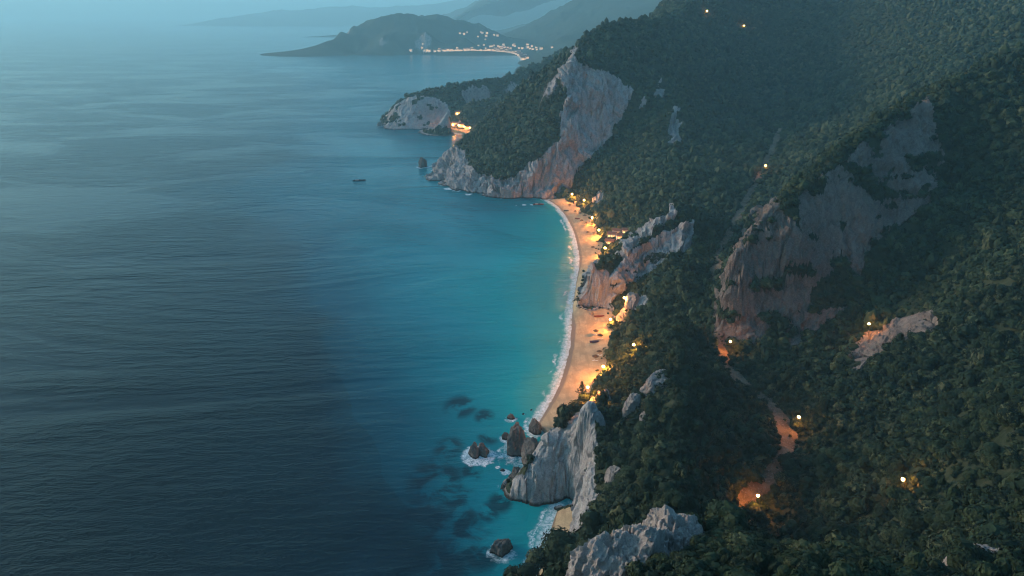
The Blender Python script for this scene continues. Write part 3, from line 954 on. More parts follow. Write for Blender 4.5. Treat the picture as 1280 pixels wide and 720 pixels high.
far_land('distant_range', 'faint mountain ridge at the very back beyond the bay',
    [(300, 17, 'y', 17000), (340, 14, 'y', 17500), (380, 13, 'y', 18000), (430, 10, 'y', 18000), (470, 8, 'y', 18000), (510, 7, 'y', 18200), (550, 3, 'y', 18500), (600, -8, 'y', 18500), (660, -20, 'y', 18500), (800, -34, 'y', 18000)],
    (-28, 20), 15000, 22000, 0.14, 0.012, 120, 1900, 141, [(-7500, 17000, -60), (-6000, 15000, -40), (-3000, 15200, -40), (0, 15200, -20), (2500, 15500, 20), (-9000, 20000, -60), (-3500, 22000, -60), (0, 22000, -20), (-6900, 19000, -40)])

# ------------------------------------------------------------------ the sea: one sheet to the horizon
def rock_at(px_, py_, wpx, hpx, seat=0.0):
    q = at_z(px_, py_, seat)
    return q, wpx * math.dist((0, 0, CAM_H), q) / FPX


SEA_ROCKS = [  # pixel of the foot's centre, width in pixels, height/width, yaw, seed, label
    (598, 570, 29, 0.72, 0.3, 1, 'dark twin peaked rock ringed by white foam off the small cove'),
    (647, 568, 40, 0.86, 1.1, 2, 'largest brown sea rock, leaning against the foot of the pale promontory'),
    (669, 540, 22, 0.85, 2.0, 3, 'rounded brown boulder standing on the wet sand at the end of the beach'),
    (632, 549, 13, 0.8, 0.8, 4, 'small dark rock between the foam ringed rock and the largest sea rock'),
    (638, 524, 12, 0.5, 2.6, 5, 'low black rock alone in the turquoise shallows'),
    (627, 691, 27, 0.8, 0.6, 6, 'solitary dark rock in the water of the small cove'),
    (666, 588, 30, 0.72, 2.4, 7, 'long brown slab of rock fallen against the pale promontory'),
    (640, 601, 12, 0.5, 1.2, 8, 'small wet rock in the surf at the tip of the pale promontory'),
    (646, 608, 16, 0.6, 0.2, 9, 'jagged wet rock touching the tip of the pale promontory'),
    (628, 589, 7, 0.4, 0.2, 10, 'tiny rock awash in a patch of foam below the largest sea rock'),
    (528, 209, 13, 0.95, 0.5, 11, 'pointed sea stack off the tip of the great mountain'),
    (556, 231, 9, 0.5, 1.5, 12, 'low dark rock at the waterline under the mountain cape'),
    (571, 238, 10, 0.4, 1.9, 13, 'flat dark reef close under the mountain cliffs'),
    (475, 157, 8, 0.6, 0.5, 14, 'small dark rock just off the tip of the far cape'),
    (654, 518, 4, 0.5, 0.5, 15, 'tiny dark stone near the surf at the end of the beach'),
    (664, 513, 3.5, 0.5, 0.5, 16, 'very small stone in the shallows beside the surf'),
    (612, 480, 0, 0, 0, 0, ''),
]
SHAL = [(700, 400, .80), (705, 440, .84), (690, 480, .82), (670, 510, .74), (650, 530, .62), (716, 300, .80), (716, 350, .82), (640, 400, .64), (600, 400, .52), (560, 400, .43), (500, 400, .33), (450, 400, .27),
        (680, 300, .62), (640, 300, .52), (580, 300, .42), (500, 300, .36), (450, 300, .33), (690, 265, .62), (660, 262, .40), (600, 255, .30), (540, 250, .34), (450, 230, .34), (520, 180, .34), (570, 175, .30),
        (660, 460, .66), (640, 480, .62), (600, 480, .50), (560, 500, .34), (500, 520, .21), (450, 520, .17), (620, 520, .50), (580, 540, .35), (540, 580, .21), (480, 600, .16), (440, 600, .14), (600, 600, .42), (640, 640, .58), (670, 660, .66), (680, 690, .70),
        (620, 650, .45), (570, 650, .24), (600, 700, .38), (640, 700, .52), (530, 700, .12), (460, 700, .12), (660, 560, .5), (600, 440, .48), (415, 200, .27), (405, 300, .20), (405, 400, .16), (405, 500, .12), (405, 600, .09), (405, 700, .08), (410, 120, .2), (350, 120, .06), (300, 100, .05),
        (330, 200, .10), (330, 350, .07), (330, 500, .05), (330, 650, .04), (200, 200, .02), (200, 400, .02), (200, 600, .01), (50, 200, 0), (50, 400, 0), (50, 600, 0), (200, 80, .02), (50, 80, .02), (500, 130, .28), (480, 100, .34), (600, 90, .36), (560, 75, .36), (450, 80, .34), (895, 300, .27), (884, 400, .27), (886, 500, .27), (876, 600, .27), (910, 245, .27)]
SW = [at_z(a, b) for a, b, c in SHAL]
fit_sh = rbf_fit([(q[0], q[1]) for q in SW], [q[2] for q in SHAL], 0.5)
REEF = [(576, 508, 20), (545, 600, 34), (575, 655, 26), (520, 660, 45), (625, 628, 15), (600, 690, 26), (550, 700, 40), (590, 590, 14), (560, 560, 18), (612, 545, 14), (640, 548, 10), (480, 690, 40), (610, 640, 14), (570, 620, 20), (605, 520, 12)]
SPLASH = [(588, 560, 6), (632, 590, 9), (637, 606, 11), (622, 584, 5), (545, 213, 9), (560, 236, 9), (540, 208, 8), (655, 256, 5), (665, 256, 4), (678, 254, 4), (645, 257, 3), (470, 158, 6), (585, 243, 6), (652, 545, 6)]
azs = np.concatenate([np.arange(-180, -44, 6.0), np.arange(-44, -15, 0.5), np.arange(-15, 8.5, 0.085), np.arange(8.5, 26, 0.12), np.arange(26, 48, 1.0), np.arange(48, 180.1, 6.0)])
rs = [4.0, 60.0, 180.0]
while rs[-1] < 1500: rs.append(rs[-1] * 1.0042)
while rs[-1] < 44000: rs.append(rs[-1] * 1.05)
As, Rs = np.meshgrid(np.radians(azs), np.array(rs))
xs, ys = (Rs * np.sin(As)).ravel().astype(np.float32), (Rs * np.cos(As)).ravel().astype(np.float32)
sh = np.clip(rbf_eval(fit_sh, xs, ys), 0, 1)
sh = np.where(sh > 0.16, np.minimum(sh * 1.16, np.maximum(sh, 0.86)), sh)
near = (ys > 100) & (ys < 1700) & (np.abs(xs) < 460)
ii = np.nonzero(near)[0]
shore = np.full(len(xs), 99.0, np.float32); surf = np.zeros(len(xs), np.float32); rfoam = np.zeros(len(xs), np.float32); reef = np.zeros(len(xs), np.float32)
for nm, wl in list(WL.items()) + [('cape', [at_z(*p)[:2] for p in CAPE_W])]:
    bx = np.array(wl)
    jj = ii[(xs[ii] > bx[:, 0].min() - 60) & (xs[ii] < bx[:, 0].max() + 60) & (ys[ii] > bx[:, 1].min() - 60) & (ys[ii] < bx[:, 1].max() + 60)]
    d = seg_dist(xs[jj], ys[jj], wl)
    shore[jj] = np.minimum(shore[jj], d * (2.6 if nm == 'inlet' else 1.0))
    surf[jj] = np.maximum(surf[jj], (0.6 if nm == 'inlet' else 0.7 if nm == 'cape' else 1.0) * sstep(45, 20, d))
    edge = {'inlet': .60, 'cove': .93, 'cape': .8}.get(nm, 1.0)
    wid = {'inlet': 3.0, 'cove': 4.5, 'cape': 6}.get(nm, 9.0)
    sh[jj] = np.maximum(sh[jj], np.maximum((edge * 1.0) * sstep(wid, wid * .1, d), 0.8 * edge * sstep(wid * 4, wid * .4, d)))
for a, b, s_ in REEF:
    q = at_z(a, b); rad = s_ * math.dist((0, 0, CAM_H), q) / FPX
    reef[ii] = np.maximum(reef[ii], sstep(1.35, 0.6, np.hypot(xs[ii] - q[0], (ys[ii] - q[1]) * 0.75) / rad))
for a, b, w_px, *_ in SEA_ROCKS:
    if not w_px: continue
    q = at_z(a, b); rad = w_px * math.dist((0, 0, CAM_H), q) / FPX / 2
    big = 1.0 if (a, b) in ((598, 570),) else 0.66
    rfoam[ii] = np.maximum(rfoam[ii], big * sstep(2.05, 0.8, np.hypot(xs[ii] - q[0], (ys[ii] - q[1]) * 0.9) / rad))
for a, b, w_px in SPLASH:
    q = at_z(a, b); rad = w_px * math.dist((0, 0, CAM_H), q) / FPX
    rfoam[ii] = np.maximum(rfoam[ii], 0.85 * sstep(1.25, 0.3, np.hypot(xs[ii] - q[0], ys[ii] - q[1]) / rad))
# thin broken foam where the swell meets the cliffs
cz = Zr
cx_, cy_ = [], []
sg = (TZ > 0)
e = sg[:, 1:] != sg[:, :-1]
r_, c_ = np.nonzero(e)
kd2 = kdtree.KDTree(len(r_))
for a, b in zip(r_, c_): kd2.insert((float(X[a, b]), float(Y[a, b]), 0), 0)
kd2.balance()
zn_ = ii[(sh[ii] > 0.02) & (ys[ii] > 220) & (ys[ii] < 1150)]
for k in zn_:
    if surf[k] < 0.5:
        dd = kd2.find((float(xs[k]), float(ys[k]), 0))[2]
        if dd < 7: rfoam[k] = max(rfoam[k], 0.50 * (1 - dd / 7))
ns = As.shape
Fs = grid_faces(ns, np.ones(ns, bool))
M_SEA = mat_water()
SEA = mesh_np('sea', np.stack([xs, ys, np.zeros_like(xs)], -1), Fs, M_SEA, {'shallow': sh, 'shore': shore, 'surf': surf, 'rockfoam': rfoam, 'reef': reef})
tag(SEA, 'calm teal sea turning turquoise along the beach', 'sea', kind='structure')


# ------------------------------------------------------------------ single rocks
M_SROCK = mat_rock('wet_brown_rock', 1.5, True, 0.42, 1.5)
M_BOULD = mat_rock('pale_boulder', 0.45, False, 0.92, 1.8)
M_FORE = mat_rock('near_boulder', 0.6, False, 0.95, 3.2)


def ico(sub):
    import bmesh
    bm = bmesh.new()
    bmesh.ops.create_icosphere(bm, subdivisions=sub, radius=1)
    v = np.array([q.co[:] for q in bm.verts], np.float32)
    f = np.array([[w.index for w in q.verts] for q in bm.faces], np.int32)
    bm.free()
    return v, f


ICO = {k: ico(k) for k in (1, 2, 3, 5, 6)}


def boulder(name, loc, size, yaw, seed, mat, sub=5, planes=13, sink=0.25, twin=False):
    v, f = ICO[sub]
    rng = np.random.default_rng(seed * 31 + 5)
    d = v / np.linalg.norm(v, axis=1, keepdims=True)
    nn = rng.normal(size=(planes, 3)); nn[:, 2] = np.abs(nn[:, 2]) * 0.75 - 0.1
    nn /= np.linalg.norm(nn, axis=1, keepdims=True)
    off = rng.uniform(0.62, 0.95, planes)
    r = np.full(len(d), 1.05)
    for k in range(planes):
        c = d @ nn[k]
        r = np.where(c > 0.05, np.minimum(r, off[k] / np.maximum(c, 0.05)), r)
    if twin:
        r = r * (1 - 0.5 * np.exp(-(d[:, 0] / 0.22) ** 2) * (d[:, 2] > -0.2))
    p = d * r[:, None]
    s = seed * 7.7
    r2 = 0.06 * (fbm(p[:, 0] * 2.6 + s, p[:, 1] * 2.6, p[:, 2] * 2.2, 2, seed + 21) > 0.05) * (sub > 4) - 0.11 * sstep(0.05, 0.0, np.abs(fbm(p[:, 0] * 1.9 + s, p[:, 1] * 1.9, p[:, 2] * 0.9, 3, seed + 33))) * (sub > 4) + (0.05 * fbm(p[:, 0] * 14 + s, p[:, 1] * 14, p[:, 2] * 9, 4, seed + 8, True, 0.65) if sub > 5 else 0) + 0.07 * fbm(p[:, 0] * 1.6 + s, p[:, 1] * 1.6, p[:, 2] * 1.3, 4, seed, True) + 0.07 * fbm(p[:, 0] * 5 + s, p[:, 1] * 5, p[:, 2] * 3.2, 5 if sub > 5 else 3, seed + 3, True, 0.6)
    if sub > 4:
        r2 = r2 + 0.085 * facets(p[:, 0] + s, p[:, 1], p[:, 2], 0.42, seed + 301) + 0.04 * facets(p[:, 0] + s, p[:, 1], p[:, 2], 0.16, seed + 331)
    p = p * (1 + r2)[:, None]
    p = p * np.array([size[0] / 2, size[1] / 2, size[2]])
    p[:, 2] += size[2] * 0.12 - size[2] * sink
    o = mesh_np(name, p, f, mat, smooth=False)
    o.location = loc
    o.rotation_euler = (0, 0, yaw)
    return o


for a, b, w_px, hr, yaw, sd, lb in SEA_ROCKS:
    if not w_px: continue
    q = at_z(a, b)
    wd = w_px * math.dist((0, 0, CAM_H), q) / FPX
    gz = max(ground_z(q[0], q[1]), 0) if b > 240 else 0
    o = boulder('rock', (q[0], q[1] + wd * 0.2, gz), (wd, wd * 0.8, wd * hr), yaw, sd, M_SROCK, 5 if w_px > 10 else 3, twin=(sd == 1))
    tag(o, lb, 'rock')
LAND_ROCKS = [
    (789, 520, 26, 0.95, 0.4, 21, 'tall pale boulder rising from the bushes above the pale promontory'),
    (822, 486, 40, 0.42, 0.2, 22, 'long low pale boulder among the bushes above the tall pale boulder'),
    (806, 527, 18, 0.6, 1.4, 23, 'smaller grey boulder half hidden by bushes beside the tall pale boulder'),
    (768, 598, 22, 0.8, 2.2, 24, 'grey boulder in the bushes right of the bare promontory'),
    (755, 508, 26, 0.6, 0.9, 25, 'grey crag at the top of the pale promontory'),
    (792, 381, 26, 0.5, 0.5, 26, 'pale outcrop beside the lamp in the hollow between the beaches'),
    (690, 249, 8, 0.5, 0.5, 27, 'pale rock where the far end of the beach meets the mountain wall'),
    (740, 394, 7, 0.5, 0.5, 28, 'small dark rock on the sand below the rocky headland'),
    (1228, 718, 60, 0.4, 0.3, 29, 'pale flat rock on the dim bushy bank near the bottom right corner'),
]
for a, b, w_px, hr, yaw, sd, lb in LAND_ROCKS:
    q = hit(a, b)
    wd = w_px * math.dist((0, 0, CAM_H), q) / FPX
    tag(boulder('boulder', (q[0], q[1] + wd * .15, q[2]), (wd, wd * 0.85, wd * hr * 1.25), yaw, sd, M_BOULD, 5), lb, 'boulder')
for a, b, w_px, hr, yaw, sd, Yd, lb in [
    (785, 742, 126, 0.72, 0.35, 31, 92, 'massive fractured pale boulder at the camera end of the bushy slope'),
    (836, 728, 104, 0.85, 1.0, 38, 96, 'tall pale boulder leaning on the right of the massive fractured one'),
    (836, 676, 62, 0.70, 2.1, 33, 106, 'pale boulder behind and above the two near ones')]:
    q = at_y(a, b, Yd)
    wd = w_px * math.dist((0, 0, CAM_H), q) / FPX
    tag(boulder('boulder', q, (wd, wd * 0.9, wd * hr), yaw, sd, M_FORE, 6, 11, 0.1), lb, 'boulder')
# ------------------------------------------------------------------ vegetation
LEAF_ST = [(0.0, (0.004, 0.010, 0.006)), (0.3, (0.009, 0.019, 0.009)), (0.6, (0.018, 0.032, 0.014)), (0.82, (0.034, 0.048, 0.020)), (1.0, (0.085, 0.088, 0.045))]
M_LEAF = mat_leaf('maquis_leaves', LEAF_ST)
M_PINE = mat_leaf('pine_needles', [(0.0, (0.010, 0.020, 0.010)), (1.0, (0.030, 0.045, 0.020))])
M_BARK = mat_plain('bark', (0.10, 0.07, 0.05), 0.9)


def crown(seed, ico_sub, nleaf, leaf, lobes):
    """one shrub, about 1 m across: a lobed leafy mass, core + loose leaves, all triangles"""
    rng = np.random.default_rng(seed)
    V_, F_, T_ = [], [], []
    nv = 0
    cs = []
    for k in range(lobes):
        a = rng.uniform(0, 6.28)
        rr_ = rng.uniform(0.12, 0.30) if lobes > 1 else 0
        rad = rng.uniform(0.24, 0.36) if lobes > 1 else 0.5
        cs.append((rr_ * math.cos(a) * (1 + .4 * (seed % 2)), rr_ * math.sin(a), rng.uniform(0.18, 0.56) if lobes > 1 else 0.32, rad * rng.uniform(.75, 1.1)))
    for (cx0, cy0, cz0, rad) in cs:
        v, f = ICO[ico_sub]
        n = 0.22 * vnoise(v[:, 0] * 2.3 + seed, v[:, 1] * 2.3 + cx0 * 9, v[:, 2] * 2.3, seed) + 0.10 * rng.normal(size=len(v))
        p = v * (0.92 + n)[:, None] * rad * np.array([1, 1, 0.85]) + np.array([cx0, cy0, cz0])
        V_.append(p); F_.append(f + nv); nv += len(p)
        T_.append(np.full(len(p), rng.uniform(-0.05, 0.02)))
        m = nleaf // lobes
        if m:
            d = rng.normal(size=(m, 3)); d[:, 2] = np.abs(d[:, 2]) * 0.9 - 0.25
            d /= np.linalg.norm(d, axis=1, keepdims=True)
            c = d * rad * rng.uniform(0.86, 1.22, (m, 1)) * np.array([1, 1, 0.85]) + np.array([cx0, cy0, cz0])
            u = np.cross(d, rng.normal(size=(m, 3))); u /= np.linalg.norm(u, axis=1, keepdims=True)
            w_ = np.cross(d, u) + d * rng.uniform(-0.7, 0.7, (m, 1))
            s_ = leaf * rng.uniform(0.6, 1.3, (m, 1))
            tri = np.stack([c - u * s_ - w_ * s_ * .6, c + u * s_ - w_ * s_ * .6, c + w_ * s_], 1).reshape(-1, 3)
            V_.append(tri); F_.append(np.arange(3 * m).reshape(-1, 3) + nv); nv += 3 * m
            T_.append(np.repeat(rng.uniform(-0.08, 0.16, m), 3))
    return np.concatenate(V_).astype(np.float32), np.concatenate(F_).astype(np.int32), np.concatenate(T_).astype(np.float32)


LOD = {0: [crown(100 + k, 2, 1900, 0.034, 5 + k % 3) for k in range(7)], 4: [crown(500 + k, 2, 420, 0.062, 4) for k in range(7)], 1: [crown(200 + k, 1, 170, 0.08, 3) for k in range(7)],
       2: [crown(300 + k, 1, 36, 0.13, 1) for k in range(6)], 3: [crown(400 + k, 1, 0, 0.2, 1) for k in range(6)]}


def scatter(Xg, Yg, Vg, rk, sd, daz, q, spacing, keepf, seed):
    """bush spots: every patch of open soil gets bushes about 'spacing' apart"""
    rng = np.random.default_rng(seed)
    xg, yg = Xg.ravel(), Yg.ravel()
    r2_ = xg ** 2 + yg ** 2
    area = r2_ * math.radians(daz) * q
    p = area / spacing(np.sqrt(r2_)) ** 2
    ok = (Vg[:, 2] > 2.4) & ~sd & (rk < 0.36) & keepf
    k = np.nonzero(ok & (rng.random(len(xg)) < p))[0]
    return Vg[k] + np.c_[rng.uniform(-.5, .5, len(k)), rng.uniform(-.5, .5, len(k)), np.zeros(len(k))]


def bush_mesh(name, P, S, lod, mat, label, cat, seed):
    rng = np.random.default_rng(seed)
    VV, FF_, TT, nv = [], [], [], 0
    tp = LOD[lod]
    which = rng.integers(0, len(tp), len(P))
    for k, (v, f, t) in enumerate(tp):
        s = np.nonzero(which == k)[0]
        if not len(s): continue
        a = rng.uniform(0, 6.28, len(s)); ca, sa = np.cos(a), np.sin(a)
        sc = np.stack([S[s] * rng.uniform(.85, 1.2, len(s)), S[s] * rng.uniform(.85, 1.2, len(s)), S[s] * rng.uniform(.7, 1.15, len(s)) * np.where(rng.random(len(s)) < .10, 1.7, 1.0)], 1)
        q = v[None] * sc[:, None, :]
        qx = q[..., 0] * ca[:, None] - q[..., 1] * sa[:, None]
        qy = q[..., 0] * sa[:, None] + q[..., 1] * ca[:, None]
        w_ = np.stack([qx, qy, q[..., 2]], -1) + P[s][:, None, :] - np.array([0, 0, 0.12]) * S[s][:, None, None]
        VV.append(w_.reshape(-1, 3)); TT.append((t[None] + rng.uniform(0.08, 0.84, len(s))[:, None]).ravel())
        FF_.append((f[None] + (np.arange(len(s)) * len(v))[:, None, None] + nv).reshape(-1, 3)); nv += len(s) * len(v)
    o = mesh_np(name, np.concatenate(VV), np.concatenate(FF_), mat, {'tint': np.concatenate(TT)}, smooth=False)
    return tag(o, label, cat, kind='stuff')


dist2 = np.sqrt(x ** 2 + y ** 2 + (CAM_H - z) ** 2)
inframe = (PX_ > -60) & (PX_ < 1500) & (PY_ > -40) & (PY_ < 800)
spc = lambda r: np.clip(1.6 + r * 0.0019, 1.9, 3.8)
P = scatter(X, Y, V, rock, sand, 0.065, 0.0031, spc, inframe, 5)
D = np.linalg.norm(P - np.array([0, 0, CAM_H]), axis=1)
keep_ = np.ones(len(P), bool)
Pp = project(P[:, 0], P[:, 1], P[:, 2])
clump = fbm(P[:, 0] / 18, P[:, 1] / 18, P[:, 2] * 0, 3, 303)
S = RNG.lognormal(0, 0.42, len(P)) * (np.clip(2.35 + D * 0.0021, 2.5, 4.8)) * (1 + 0.55 * clump)
S = np.where(D < 150, np.minimum(S, 3.6), S)
S = np.clip(S * np.where(RNG.random(len(P)) < .12, 1.45, 1.0), 1.3, 9)
# the 260 that show largest become single shrubs
tooclose = D < 84
P, D, S = P[~tooclose], D[~tooclose], S[~tooclose]
Pp = project(P[:, 0], P[:, 1], P[:, 2])
vis = (Pp[0] > 0) & (Pp[0] < 1280) & (Pp[1] > 0) & (Pp[1] < 722) & (D > 70)
cand = np.nonzero(vis)[0]
cand = cand[np.argsort(-(S[cand] / D[cand]))]
single = []
for k in cand:
    if len(single) >= 270: break
    h_ = hit(float(Pp[0][k]), float(Pp[1][k]))
    if math.dist(h_, P[k]) < 6: single.append(k)
sset = np.zeros(len(P), bool); sset[single] = True
ME0 = []
for k, (v, f, t) in enumerate(LOD[0]):
    o = mesh_np('shrub', v, f, M_LEAF, {'tint': t + 0.1}, smooth=False)
    ME0.append(o.data); bpy.data.objects.remove(o)
rg = random.Random(4)
for k in single:
    o = bpy.data.objects.new('shrub', ME0[rg.randrange(7)]); COL.objects.link(o)
    s_ = float(S[k])
    o.location = (float(P[k][0]), float(P[k][1]), float(P[k][2]) - 0.12 * s_); o.rotation_euler = (0, 0, rg.uniform(0, 6.28))
    o.scale = (s_ * rg.uniform(.9, 1.2), s_ * rg.uniform(.9, 1.2), s_ * rg.uniform(.8, 1.15))
    if Pp[0][k] > 900: tag(o, 'round dark shrub in the dim scrub right of the dirt track', 'shrub', 'shrubs right of the dirt track')
    else: tag(o, 'rounded dark green shrub in the dense scrub on the slope right of the promontory', 'shrub', 'shrubs on the slope above the beach')
rest = ~sset
for lo_, hi_, lod, nm, lb in ((0, 190, 4, 'near_scrub', 'dense dark scrub filling the near slope between the boulders'), (190, 440, 1, 'slope_bushes', 'thick bushes covering the middle of the slope and the bank'), (440, 700, 2, 'slope_scrub', 'low scrub covering the slopes around the lit beach'),
                              (700, 5000, 3, 'mountain_scrub', 'fine dark scrub covering the great mountain')):
    m = rest & (D >= lo_) & (D < hi_)
    if m.any(): bush_mesh(nm, P[m], S[m], lod, M_LEAF, lb, 'scrub', 50 + lod)
inff = (pxf > 430) & (pxf < 860) & (pyf > 0)
Pf_ = scatter(XF, YF, VF, rf, sf, 0.07, 0.0026, lambda r: r * 0 + 6.0, inff, 6)
bush_mesh('cape_scrub', Pf_, RNG.lognormal(0, 0.3, len(Pf_)) * 6.5, 3, M_LEAF, 'dark scrub and trees covering the far cape', 'scrub', 60)
print('bushes', len(P), len(Pf_), 'single', len(single))


def beach_pt(a, b): return hit(a, b)


def pine(px_, py_, h, seed, label):
    q = hit(px_, py_)
    rng = random.Random(seed)
    root = empty('pine_tree', (q[0], q[1], q[2] - 0.3))
    MB().tube((0, 0, 0), (0.1 * h / 8, 0, h * 0.95), 0.24, 0.05, 8).build('trunk', M_BARK, root)
    g = np.random.default_rng(seed)
    VV, FF_, nv = [], [], 0
    for k in range(46):
        t = (k + 1) / 46
        zz = h * (0.22 + 0.78 * t); L = h * 0.40 * (1 - t) ** 0.75 * rng.uniform(.55, 1.15) + 0.2
        a = k * 2.4 + rng.uniform(-.4, .4)
        for j in range(26):
            u = (j + rng.random()) / 26
            c = np.array([math.cos(a) * L * u, math.sin(a) * L * u, zz - 0.10 * L * u + 0.16 * L * u * u]) + g.normal(size=3) * 0.13
            d = g.normal(size=(3, 3)) * 0.24
            VV.append(c + d); FF_.append([nv, nv + 1, nv + 2]); nv += 3
    mesh_np('crown', np.concatenate(VV), np.array(FF_), M_PINE, {'tint': np.full(nv, 0.3)}, smooth=False, parent=root)
    tag(root, label, 'tree')


pine(727, 496, 10.5, 3, 'lone dark pine standing at the top edge of the pale promontory, against the sand')
pine(752, 484, 6.5, 8, 'smaller pine among the bushes at the back of the beach near the promontory')

# big leafy bushes right at the camera end of the slope
for a, b, wpx, lb, t in ((718, 694, 62, 'largest round green bush, leaning over the sand of the small cove', 0), (752, 668, 44, 'green bush between the largest bush and the grey boulder', 2), (690, 716, 46, 'dark bush at the bottom edge below the largest round bush', 3), (650, 722, 34, 'low dark bush at the bottom edge over the water of the small cove', 1)):
    q = hit(a, b)
    if q[2] < 1: q = at_z(a, b, 18)
    s_ = wpx * math.dist((0, 0, CAM_H), q) / FPX * 1.05
    o = bpy.data.objects.new('bush', ME0[t]); COL.objects.link(o)
    o.location = (q[0], q[1], q[2] - 0.2 * s_); o.scale = (s_, s_, s_ * 1.05)
    tag(o, lb, 'bush')

# ------------------------------------------------------------------ lamps
M_POST = mat_plain('lamp_post_iron', (0.05, 0.05, 0.05), 0.5, metal=0.6)
LCOL = (1.0, 0.34, 0.055)
M_GLOBE = {k: mat_glow('lamp_globe_' + n, LCOL, s_) for k, n, s_ in ((3, 'bright', L3), (2, 'warm', L2), (1, 'weak', L1), (0, 'faint', L0))}


def lamp_proto(k):
    root = empty('street_lamp', (0, 0, 0))
    m = MB().lathe([(0.28, 0), (0.28, .25), (.16, .5), (.12, 1.0), (.08, 8.2)], 10)
    m.tube((0, 0, 8.15), (0.75, 0, 8.6), .055, .045, 6)
    m.build('post', M_POST, root, True)
    MB().lathe([(0.02, 8.95), (.30, 8.85), (.34, 8.66), (.30, 8.62)], 12, (0.85, 0, 0)).build('lamp_cap', M_POST, root, True)
    v, f = ICO[2]
    gsz = .5
    mesh_np('globe', v * np.array([gsz, gsz, gsz]) + np.array([.85, 0, 8.62 - gsz]), f, M_GLOBE[k], parent=root)
    return root


LP = {k: None for k in M_GLOBE}


def lamp(pt, k, rz, label, group=None):
    if LP[k] is None: LP[k] = lamp_proto(k); o = LP[k]
    else: o = copy_tree(LP[k])
    o.location = pt; o.rotation_euler = (0, 0, rz)
    o['label'] = label; o['category'] = 'street lamp'
    if group: o['group'] = group
    elif 'group' in o: del o['group']
    return o


for a, b, k, lb in [
    (716, 251, 2, 'lit lamp at the far end of the beach, the one nearest the mountain wall'), (731, 259, 2, 'lit lamp at the far end of the beach, second from the mountain wall'),
    (757, 320, 3, 'bright lamp at the back of the beach just left of the grey headland'), (749, 297, 3, 'lit lamp at the back of the beach left of the lit houses'), 
    (781, 385, 2, 'bright lone lamp in the dark hollow behind the reddish headland'), (764, 412, 2, 'bright lamp at the back of the near beach below the hollow'),
    (793, 446, 2, 'lone lamp among the bushes high above the near beach'), (755, 473, 3, 'bright lamp at the back of the near beach beside the small pine'), (741, 281, 2, 'lit lamp between the bushes and the parasols of the farther beach'), (736, 501, 2, 'lamp at the end of the near beach behind the lone pine')]:
    lamp(hit(a, b), k, math.pi, lb)
for a, b, k, lb in [(1085, 421, 1, 'dim lamp in the hollow behind the dark crag'), (1126, 624, 1, 'dim lamp among the bushes on the bank at the right'),
                    (930, 38, 1, 'dim lamp high on the dark hillside above the valley'), (884, 20, 1, 'dim lamp on the dark mountain shoulder near the top edge')]:
    lamp(hit(a, b), k, math.pi, lb)
for kq, lb in ((0.30, 'dim lamp beside the outer bend of the dirt track'), (0.14, 'dim lamp beside the dirt track, the one nearest the camera'), (0.50, 'dim lamp beside the dirt track at the foot of the dark crag'), (0.87, 'dim lamp beside the dirt track where it climbs behind the crag')):
    k = int(kq * (len(WASH) - 1))
    (xa, ya), (xb, yb) = WXY[k], WXY[k + 1]
    L_ = math.hypot(xb - xa, yb - ya); nx, ny = (yb - ya) / L_, -(xb - xa) / L_
    if nx < 0: nx, ny = -nx, -ny
    q = (xa + nx * 5.2, ya + ny * 5.2)
    lamp((q[0], q[1], ground_z(*q)), 1, math.atan2(-ny, -nx), lb)
# the farther cove: lamps along its sand
for j, (a, b) in enumerate([(553, 158), (560, 159.5), (567, 161), (574, 161.5), (581, 163), (588, 164.5)]):
    q = at_z(a, b, 4.0)
    lamp((q[0], q[1], max(cape_z(q[0], q[1]), 3.5)), 1, math.pi, 'lit lamp in the row along the sand of the far cape cove', 'lamps along the far cape cove')
for (a, b) in ((571, 140), (637, 108)):
    q = (at_z(a, b, 32) if a < 600 else at_z(a, b, 76)); lamp((q[0], q[1], cape_z(q[0], q[1])), 1, 0, 'lone lamp on the wooded slope just above the far cape cove' if a < 600 else 'lone lamp high on the dark ridge of the far cape')

# ------------------------------------------------------------------ houses
M_WALL = mat_plain('lime_wash', (0.62, 0.52, 0.42), 0.9, 0.15, 0.7)
M_ROOF = mat_plain('roof_tiles', (0.24, 0.11, 0.07), 0.9, 0.3, 1.2)
M_WIN = mat_glow('lit_window', (1.0, 0.45, 0.14), LWIN)
M_WIN_FAR = mat_glow('far_lit_window', (1.0, 0.55, 0.27), LFAR)
M_WIN_FAR.cycles.emission_sampling = 'NONE'


def house_proto(w_, d_, h_):
    root = empty('house', (0, 0, 0))
    MB().box((0, 0, h_ / 2 - 1), (w_, d_, h_ + 2)).build('wall', M_WALL, root)
    rf_ = MB()
    o_ = .5
    X0, Y0 = w_ / 2 + o_, d_ / 2 + o_
    rf_.add([(-X0, -Y0, h_ + .02), (X0, -Y0, h_ + .02), (X0, Y0, h_ + .02), (-X0, Y0, h_ + .02), (-X0, 0, h_ + 1.9), (X0, 0, h_ + 1.9)], [(3, 2, 1, 0), (0, 1, 5, 4), (2, 3, 4, 5), (0, 4, 3), (1, 2, 5)])
    rf_.build('roof', M_ROOF, root)
    for k in range(3):
        xx = (k - 1) * w_ / 3.2
        MB().box((xx, -d_ / 2 - .03, h_ * .5), (1.5, .06, 1.6)).build('window', M_WIN, root)
    MB().box((-w_ / 2 - .03, 0, h_ * .5), (.06, 1.5, 1.6)).build('window', M_WIN, root)
    return root


